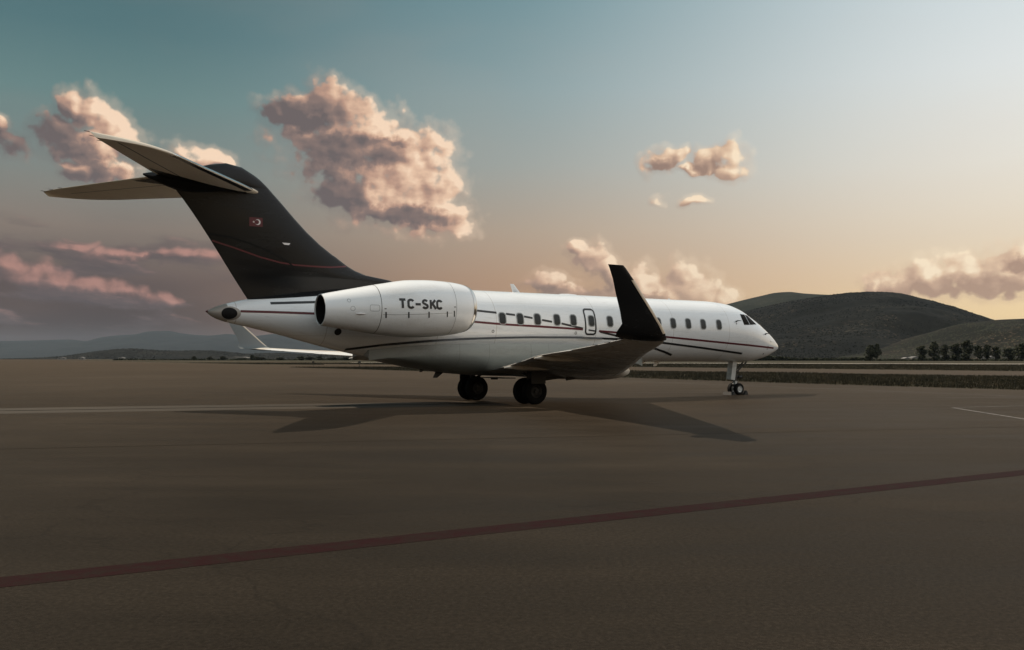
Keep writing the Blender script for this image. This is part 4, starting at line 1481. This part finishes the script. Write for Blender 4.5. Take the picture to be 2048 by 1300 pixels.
mesh_obj('nose_gear_leg', V, Fc, 'gear_dark', jet, True, 40)
for off in (-0.19, 0.19):
    wheel(L(NS - 0.02, off, 0.272), 0.272, 0.19, 0.145, jet, 'gear_paint')
V, Fc = box(L(NS + 0.26, -0.02, 1.12), (0.26, 0.30, 0.86), 0.16)
mesh_obj('nose_gear_door', V, Fc, 'gear_paint', jet, False)
V, Fc = box(L(NS + 0.02, 0, 0.56), (0.12, 0.16, 0.16), 0.2)
mesh_obj('steering_collar', V, Fc, 'gear_paint', jet, False)


def jet_world(s, y, z=0.0):
    x = 16 - s
    return (JX + x * CT - y * ST, JY + x * ST + y * CT, z)


# --- wheel chocks at the nose wheels
def chock(s, y, ln, w, h, label):
    V, Fc = loft([[(-w / 2, yy, 0.0), (w / 2, yy, 0.0), (w * 0.12, yy, h), (-w * 0.12, yy, h)] for yy in (-ln / 2, ln / 2)])
    o = mesh_obj('wheel_chock', V, Fc, 'chock', None, False)
    o.location = jet_world(s, y, 0.0)
    o.rotation_euler = (0, 0, JTH)
    tag(o, label, 'chock', 'chocks at the nose wheels')


chock(NS - 0.40, 0.0, 0.62, 0.26, 0.20, 'dark wheel chock in front of the nose wheels')
chock(NS + 0.40, 0.0, 0.62, 0.22, 0.15, 'low dark wheel chock behind the nose wheels')

# ------------------------------------------------------------------ trees
def m_leaf(T, b):
    n = T.noise(objco(T), 0.6, 3, 0.6)
    T.put(b.inputs['Base Color'], T.ramp(n, [(0.35, (0.012, 0.016, 0.007)), (0.65, (0.032, 0.036, 0.015))]))


mat('leaf', (0.02, 0.025, 0.01), 0.7, 0, 0.2, 0, m_leaf)
mat('bark', (0.035, 0.028, 0.02), 0.9, 0, 0.1)
mat('house_wall', (0.22, 0.21, 0.19), 0.7)
mat('house_roof', (0.20, 0.19, 0.18), 0.7)
mat('pole', (0.05, 0.045, 0.04), 0.7)
mat('house_window', (0.02, 0.02, 0.022), 0.2)


def crown_mesh(seed, h, rx, lobes, nleaf, base=0.12, size=0.5):
    g = np.random.default_rng(seed)
    cs = []
    for k in range(lobes):
        z = h * (base + (0.96 - base) * (k + 0.5) / lobes)
        t = (z / h - base) / (1 - base)
        wide = rx * (0.55 + 0.75 * math.sin(math.pi * min(1, t * 0.85 + 0.15)))
        for q in range(3):
            a = g.uniform(0, 2 * math.pi)
            d = wide * g.uniform(0.15, 0.6)
            cs.append((math.cos(a) * d, math.sin(a) * d, z + g.uniform(-0.05, 0.05) * h, wide * g.uniform(0.35, 0.65)))
    cs = np.array(cs)
    i = g.integers(0, len(cs), nleaf)
    d = g.normal(size=(nleaf, 3))
    d /= np.linalg.norm(d, axis=1)[:, None]
    r = cs[i, 3] * g.uniform(0.35, 1.05, nleaf) ** 0.6
    C = cs[i, :3] + d * r[:, None]
    C[:, 2] = np.clip(C[:, 2], base * h * 0.7, None)
    u = g.normal(size=(nleaf, 3))
    u /= np.linalg.norm(u, axis=1)[:, None]
    v = np.cross(u, g.normal(size=(nleaf, 3)))
    v /= np.linalg.norm(v, axis=1)[:, None]
    sz = size * g.uniform(0.5, 1.2, nleaf)[:, None]
    V = np.stack([C + u * sz, C + v * sz * 0.7, C - u * sz, C - v * sz * 0.7], 1).reshape(-1, 3)
    me = bpy.data.meshes.new('crown')
    me.from_pydata(V.tolist(), [], np.arange(4 * nleaf).reshape(-1, 4).tolist())
    me.materials.append(MATS['leaf'])
    return me


def trunk_mesh(seed, h, r):
    g = np.random.default_rng(seed)
    parts = [tube([(0, 0, -0.3), (0.05 * h * g.uniform(-.4, .4), 0, h * 0.3), (0.05 * h * g.uniform(-.6, .6), 0.02 * h, h * 0.85)], [r, r * 0.7, r * 0.15], 8)]
    for k in range(6):
        z = h * g.uniform(0.2, 0.6)
        a = g.uniform(0, 6.28)
        parts.append(tube([(0, 0, z), (math.cos(a) * h * 0.1, math.sin(a) * h * 0.1, z + h * 0.1), (math.cos(a) * h * 0.16, math.sin(a) * h * 0.16, z + h * 0.25)], [r * 0.4, r * 0.25, r * 0.08], 6))
    V, Fc = merge(*parts)
    me = bpy.data.meshes.new('trunk')
    me.from_pydata([tuple(map(float, v)) for v in V], [], Fc)
    me.materials.append(MATS['bark'])
    return me


TV = [(crown_mesh(21, 12, 3.2, 5, 1500, 0.10), trunk_mesh(1, 12, 0.32)), (crown_mesh(22, 14, 2.6, 6, 1500, 0.08), trunk_mesh(2, 14, 0.3)), (crown_mesh(23, 9, 2.8, 4, 1000, 0.22), trunk_mesh(3, 9, 0.26))]
TH = [12, 14, 9]


def tree(px, ytop, D, variant, wpx, label, group, name='tree'):
    x = (px - CX) / F * D
    h = CAMH + (HOR - ytop) / F * D
    o = empty(name, (x, D, 0), random.uniform(0, 6.28))
    k = h / TH[variant]
    rx = (3.2, 2.6, 2.8)[variant]
    kw = (wpx / 2 / F * D) / (rx * 0.92)
    o.scale = (kw, kw, k)
    for nm, me in (('crown', TV[variant][0]), ('trunk', TV[variant][1])):
        c = bpy.data.objects.new(nm, me)
        COL.objects.link(c)
        c.parent = o
    tag(o, label, 'tree', group)


gt = 'dark trees along the far airfield edge'
tree(1741, 690, 640, 0, 24, 'lone bushy tree with no neighbour at the foot of the scrub hill', gt)
tree(1754, 689, 650, 2, 14, 'narrow tree pressed against the lone bushy tree', gt)
tree(1843, 690, 640, 1, 18, 'narrow dark tree beside the small white sheds', gt)
tree(1868, 684, 640, 0, 24, 'broad dark tree with a high peak in the tree row', gt)
tree(1889, 688, 650, 1, 16, 'slim tree merging with the broad peaked tree', gt)
tree(1911, 686, 640, 1, 22, 'thinner grey-green tree beside the tallest tree', gt)
tree(1934, 679, 630, 1, 22, 'tallest tree of the row with a pointed top', gt)
for (px, yt, w, lb) in ((1955, 692, 18, 'small rounded tree standing right beside the tallest tree'), (1973, 691, 18, 'small rounded tree in the middle of the three sparse small trees'), (1991, 694, 16, 'small thin tree at the gap before the low round tree')):
    tree(px, yt, 640, 2, w, lb, gt)
tree(2017, 697, 630, 2, 22, 'low round tree standing apart past the sparse trees', gt)
tree(2044, 686, 600, 0, 30, 'large spreading tree past the low round tree', gt)
gl = 'small trees below the low hill'
for (px, yt, w, D) in ((388, 712, 8, 900), (420, 713, 9, 900), (446, 712.5, 10, 880), (504, 709.5, 7, 800), (512, 713, 10, 850), (524, 714, 12, 850), (560, 714, 14, 850), (603, 713, 16, 800), (622, 714, 14, 800), (640, 713, 12, 780), (664, 714.5, 22, 820), (690, 714, 16, 800), (730, 713.5, 14, 780), (760, 713, 12, 760)):
    tree(px, yt, D, random.choice((0, 2)), w * 1.4, 'tiny dark tree on the flat below the low hill', gl)

# low hedge line in front of the scrub hill
def hedge(name, pts, D, n, hmax, label):
    g = np.random.default_rng(5)
    xs = g.uniform((pts[0] - CX) / F * D, (pts[1] - CX) / F * D, n)
    hh = hmax * (0.35 + 0.65 * np.abs(np.sin(xs * 0.055) * np.sin(xs * 0.021 + 1.0)))
    C = np.c_[xs, D + g.uniform(-4, 4, n), g.uniform(0, 1, n) * hh]
    u = g.normal(size=(n, 3))
    u /= np.linalg.norm(u, axis=1)[:, None]
    v = np.cross(u, g.normal(size=(n, 3)))
    v /= np.linalg.norm(v, axis=1)[:, None]
    sz = g.uniform(0.35, 0.9, n)[:, None]
    V = np.stack([C + u * sz, C + v * sz, C - u * sz, C - v * sz], 1).reshape(-1, 3)
    me = bpy.data.meshes.new(name)
    me.from_pydata(V.tolist(), [], np.arange(4 * n).reshape(-1, 4).tolist())
    me.materials.append(MATS['leaf'])
    o = bpy.data.objects.new(name, me)
    COL.objects.link(o)
    tag(o, label, 'bushes', kind='stuff')


hedge('bushes', (1480, 1730), 720, 9000, 4.2, 'dark low bushes in a line at the foot of the scrub hill')
hedge('bushes', (1730, 2300), 660, 9000, 2.0, 'low undergrowth along the foot of the tree row')
hedge('bushes', (230, 1100), 900, 9000, 1.8, 'thin dark scrub line across the far field')


# scrub dotted over the two nearer hillsides
def shrubs(hname, n, size, mt, label, seed):
    g = np.random.default_rng(seed)
    Vh = HILLS[hname]
    n0, n1 = Vh.shape[:2]
    ny_ = int(n0 * 0.69)
    i, j = g.integers(1, ny_, n), g.integers(1, n1 - 1, n)
    u, v = g.uniform(0, 1, (2, n))
    C = Vh[i, j] * (1 - u)[:, None] + Vh[i, j + 1] * u[:, None]
    C2 = Vh[i - 1, j] * (1 - u)[:, None] + Vh[i - 1, j + 1] * u[:, None]
    C = C * (1 - v)[:, None] + C2 * v[:, None]
    keep = (vnoise(C[:, 0] / 90, C[:, 1] / 90, seed) > -0.25) & (C[:, 2] > 1.0)
    C = C[keep]
    m_ = len(C)
    r = size * g.uniform(0.4, 1.3, m_)
    base = np.array([(1, 0, 0), (0, 1, 0), (-1, 0, 0), (0, -1, 0), (0, 0, 0.75)])
    jit = g.uniform(0.7, 1.3, (m_, 5, 1))
    V_ = C[:, None, :] + base[None] * jit * r[:, None, None] - np.array([0, 0, 0.3])
    f_ = np.array([(0, 1, 4), (1, 2, 4), (2, 3, 4), (3, 0, 4)])
    F_ = (f_[None] + (np.arange(m_) * 5)[:, None, None]).reshape(-1, 3)
    me = bpy.data.meshes.new('scrub')
    me.from_pydata(V_.reshape(-1, 3).tolist(), [], F_.tolist())
    me.materials.append(MATS[mt])
    o = bpy.data.objects.new('scrub', me)
    COL.objects.link(o)
    tag(o, label, 'bushes', kind='stuff')


shrubs('scrub_hill', 30000, 2.0, 'hill_scrub', 'dark bushes dotted over the big hill', 31)
shrubs('rocky_hill', 16000, 1.3, 'leaf', 'dark bushes dotted over the pale stony hill', 32)
shrubs('low_hill', 9000, 2.6, 'hill_scrub', 'dark bushes dotted over the low hill', 33)


# ------------------------------------------------------------------ small far buildings, posts
def shed(px, D, w, dpt, h, label, roof_h=1.2):
    x = (px - CX) / F * D
    o = empty('shed', (x, D, 0), random.uniform(-0.3, 0.3))
    V, Fc = box((0, 0, h / 2), (w, dpt, h))
    wall = mesh_obj('wall', V, Fc, 'house_wall', o, False)
    V, Fc = loft([[(-w / 2 - 0.3, y, h), (w / 2 + 0.3, y, h), (0, y, h + roof_h)] for y in (-dpt / 2 - 0.3, dpt / 2 + 0.3)])
    mesh_obj('roof', V, Fc, 'house_roof', o, False)
    for k in (-0.25, 0.25):
        V, Fc = box((k * w, -dpt / 2 - 0.02, h * 0.55), (w * 0.16, 0.08, h * 0.35))
        mesh_obj('window', V, Fc, 'house_window', o, False)
    tag(o, label, 'shed', 'small pale sheds at the airfield edge')


for (px, w, h, lb) in ((1811, 4, 1.8, 'small pale shed standing clear of the tree row'), (1828, 7, 2.4, 'pale shed with low roof beside the narrow dark tree'), (1879, 8, 2.6, 'pale shed half hidden below the broad peaked tree'), (1923, 5, 3.0, 'pale shed at the foot of the tallest tree'),
                       (1963, 4, 2.4, 'pale shed between the sparse trees'), (1981, 4, 2.8, 'pale shed under the sparse end of the tree row'), (2033, 6, 2.4, 'pale shed behind the low round tree')):
    shed(px, 672, w, 5, h, lb, 0.8)
for (px, w, lb) in ((124, 12, 'tiny pale building at the tip of the low hill'), (164, 8, 'tiny pale building on the flat before the low hill'), (244, 9, 'tiny pale building under the low hill crest')):
    shed(px, 1500, w, 8, 3.0, lb, 1.2)
for (px, w, lb) in ((470, 40, 'long pale low building behind the small trees'), (488, 16, 'short pale building beside the long low building')):
    shed(px, 1200, w, 10, 3.2, lb, 0.8)


def marker(px, py, h, label):
    x, y = ground_at(px, py)
    o = empty('marker_post', (x, y, 0))
    V, Fc = tube([(0, 0, 0), (0, 0, h)], 0.05, 8)
    mesh_obj('post', V, Fc, 'pole', o)
    V, Fc = box((0, -0.03, h), (0.5, 0.06, 0.34))
    mesh_obj('plate', V, Fc, 'pole', o, False)
    tag(o, label, 'marker', 'marker posts on the grass')


marker(626.5, 731.8, 0.9, 'short dark marker post at the end of the grass verge')
marker(719, 734.5, 1.0, 'short dark marker post on the wedge grass island')
marker(226, 724.0, 1.2, 'small dark marker post on the open pavement edge')


# ------------------------------------------------------------------ haze
hm = bpy.data.materials.new('haze')
hm.use_nodes = True
hm.node_tree.nodes.clear()
H = NT(hm.node_tree)
pv = H.new('ShaderNodeVolumePrincipled')
pv.inputs['Color'].default_value = (0.52, 0.64, 0.78, 1)
pv.inputs['Density'].default_value = 1.6e-5
pv.inputs['Anisotropy'].default_value = 0.2
ho = H.new('ShaderNodeOutputMaterial')
H.l.new(pv.outputs[0], ho.inputs['Volume'])
V, Fc = box((0, 7300, 204), (32600, 19200, 410))
hz_o = mesh_obj('haze', V, Fc, hm, None, False)
tag(hz_o, 'thin blue evening haze over the whole airfield and hills', 'haze', kind='stuff')
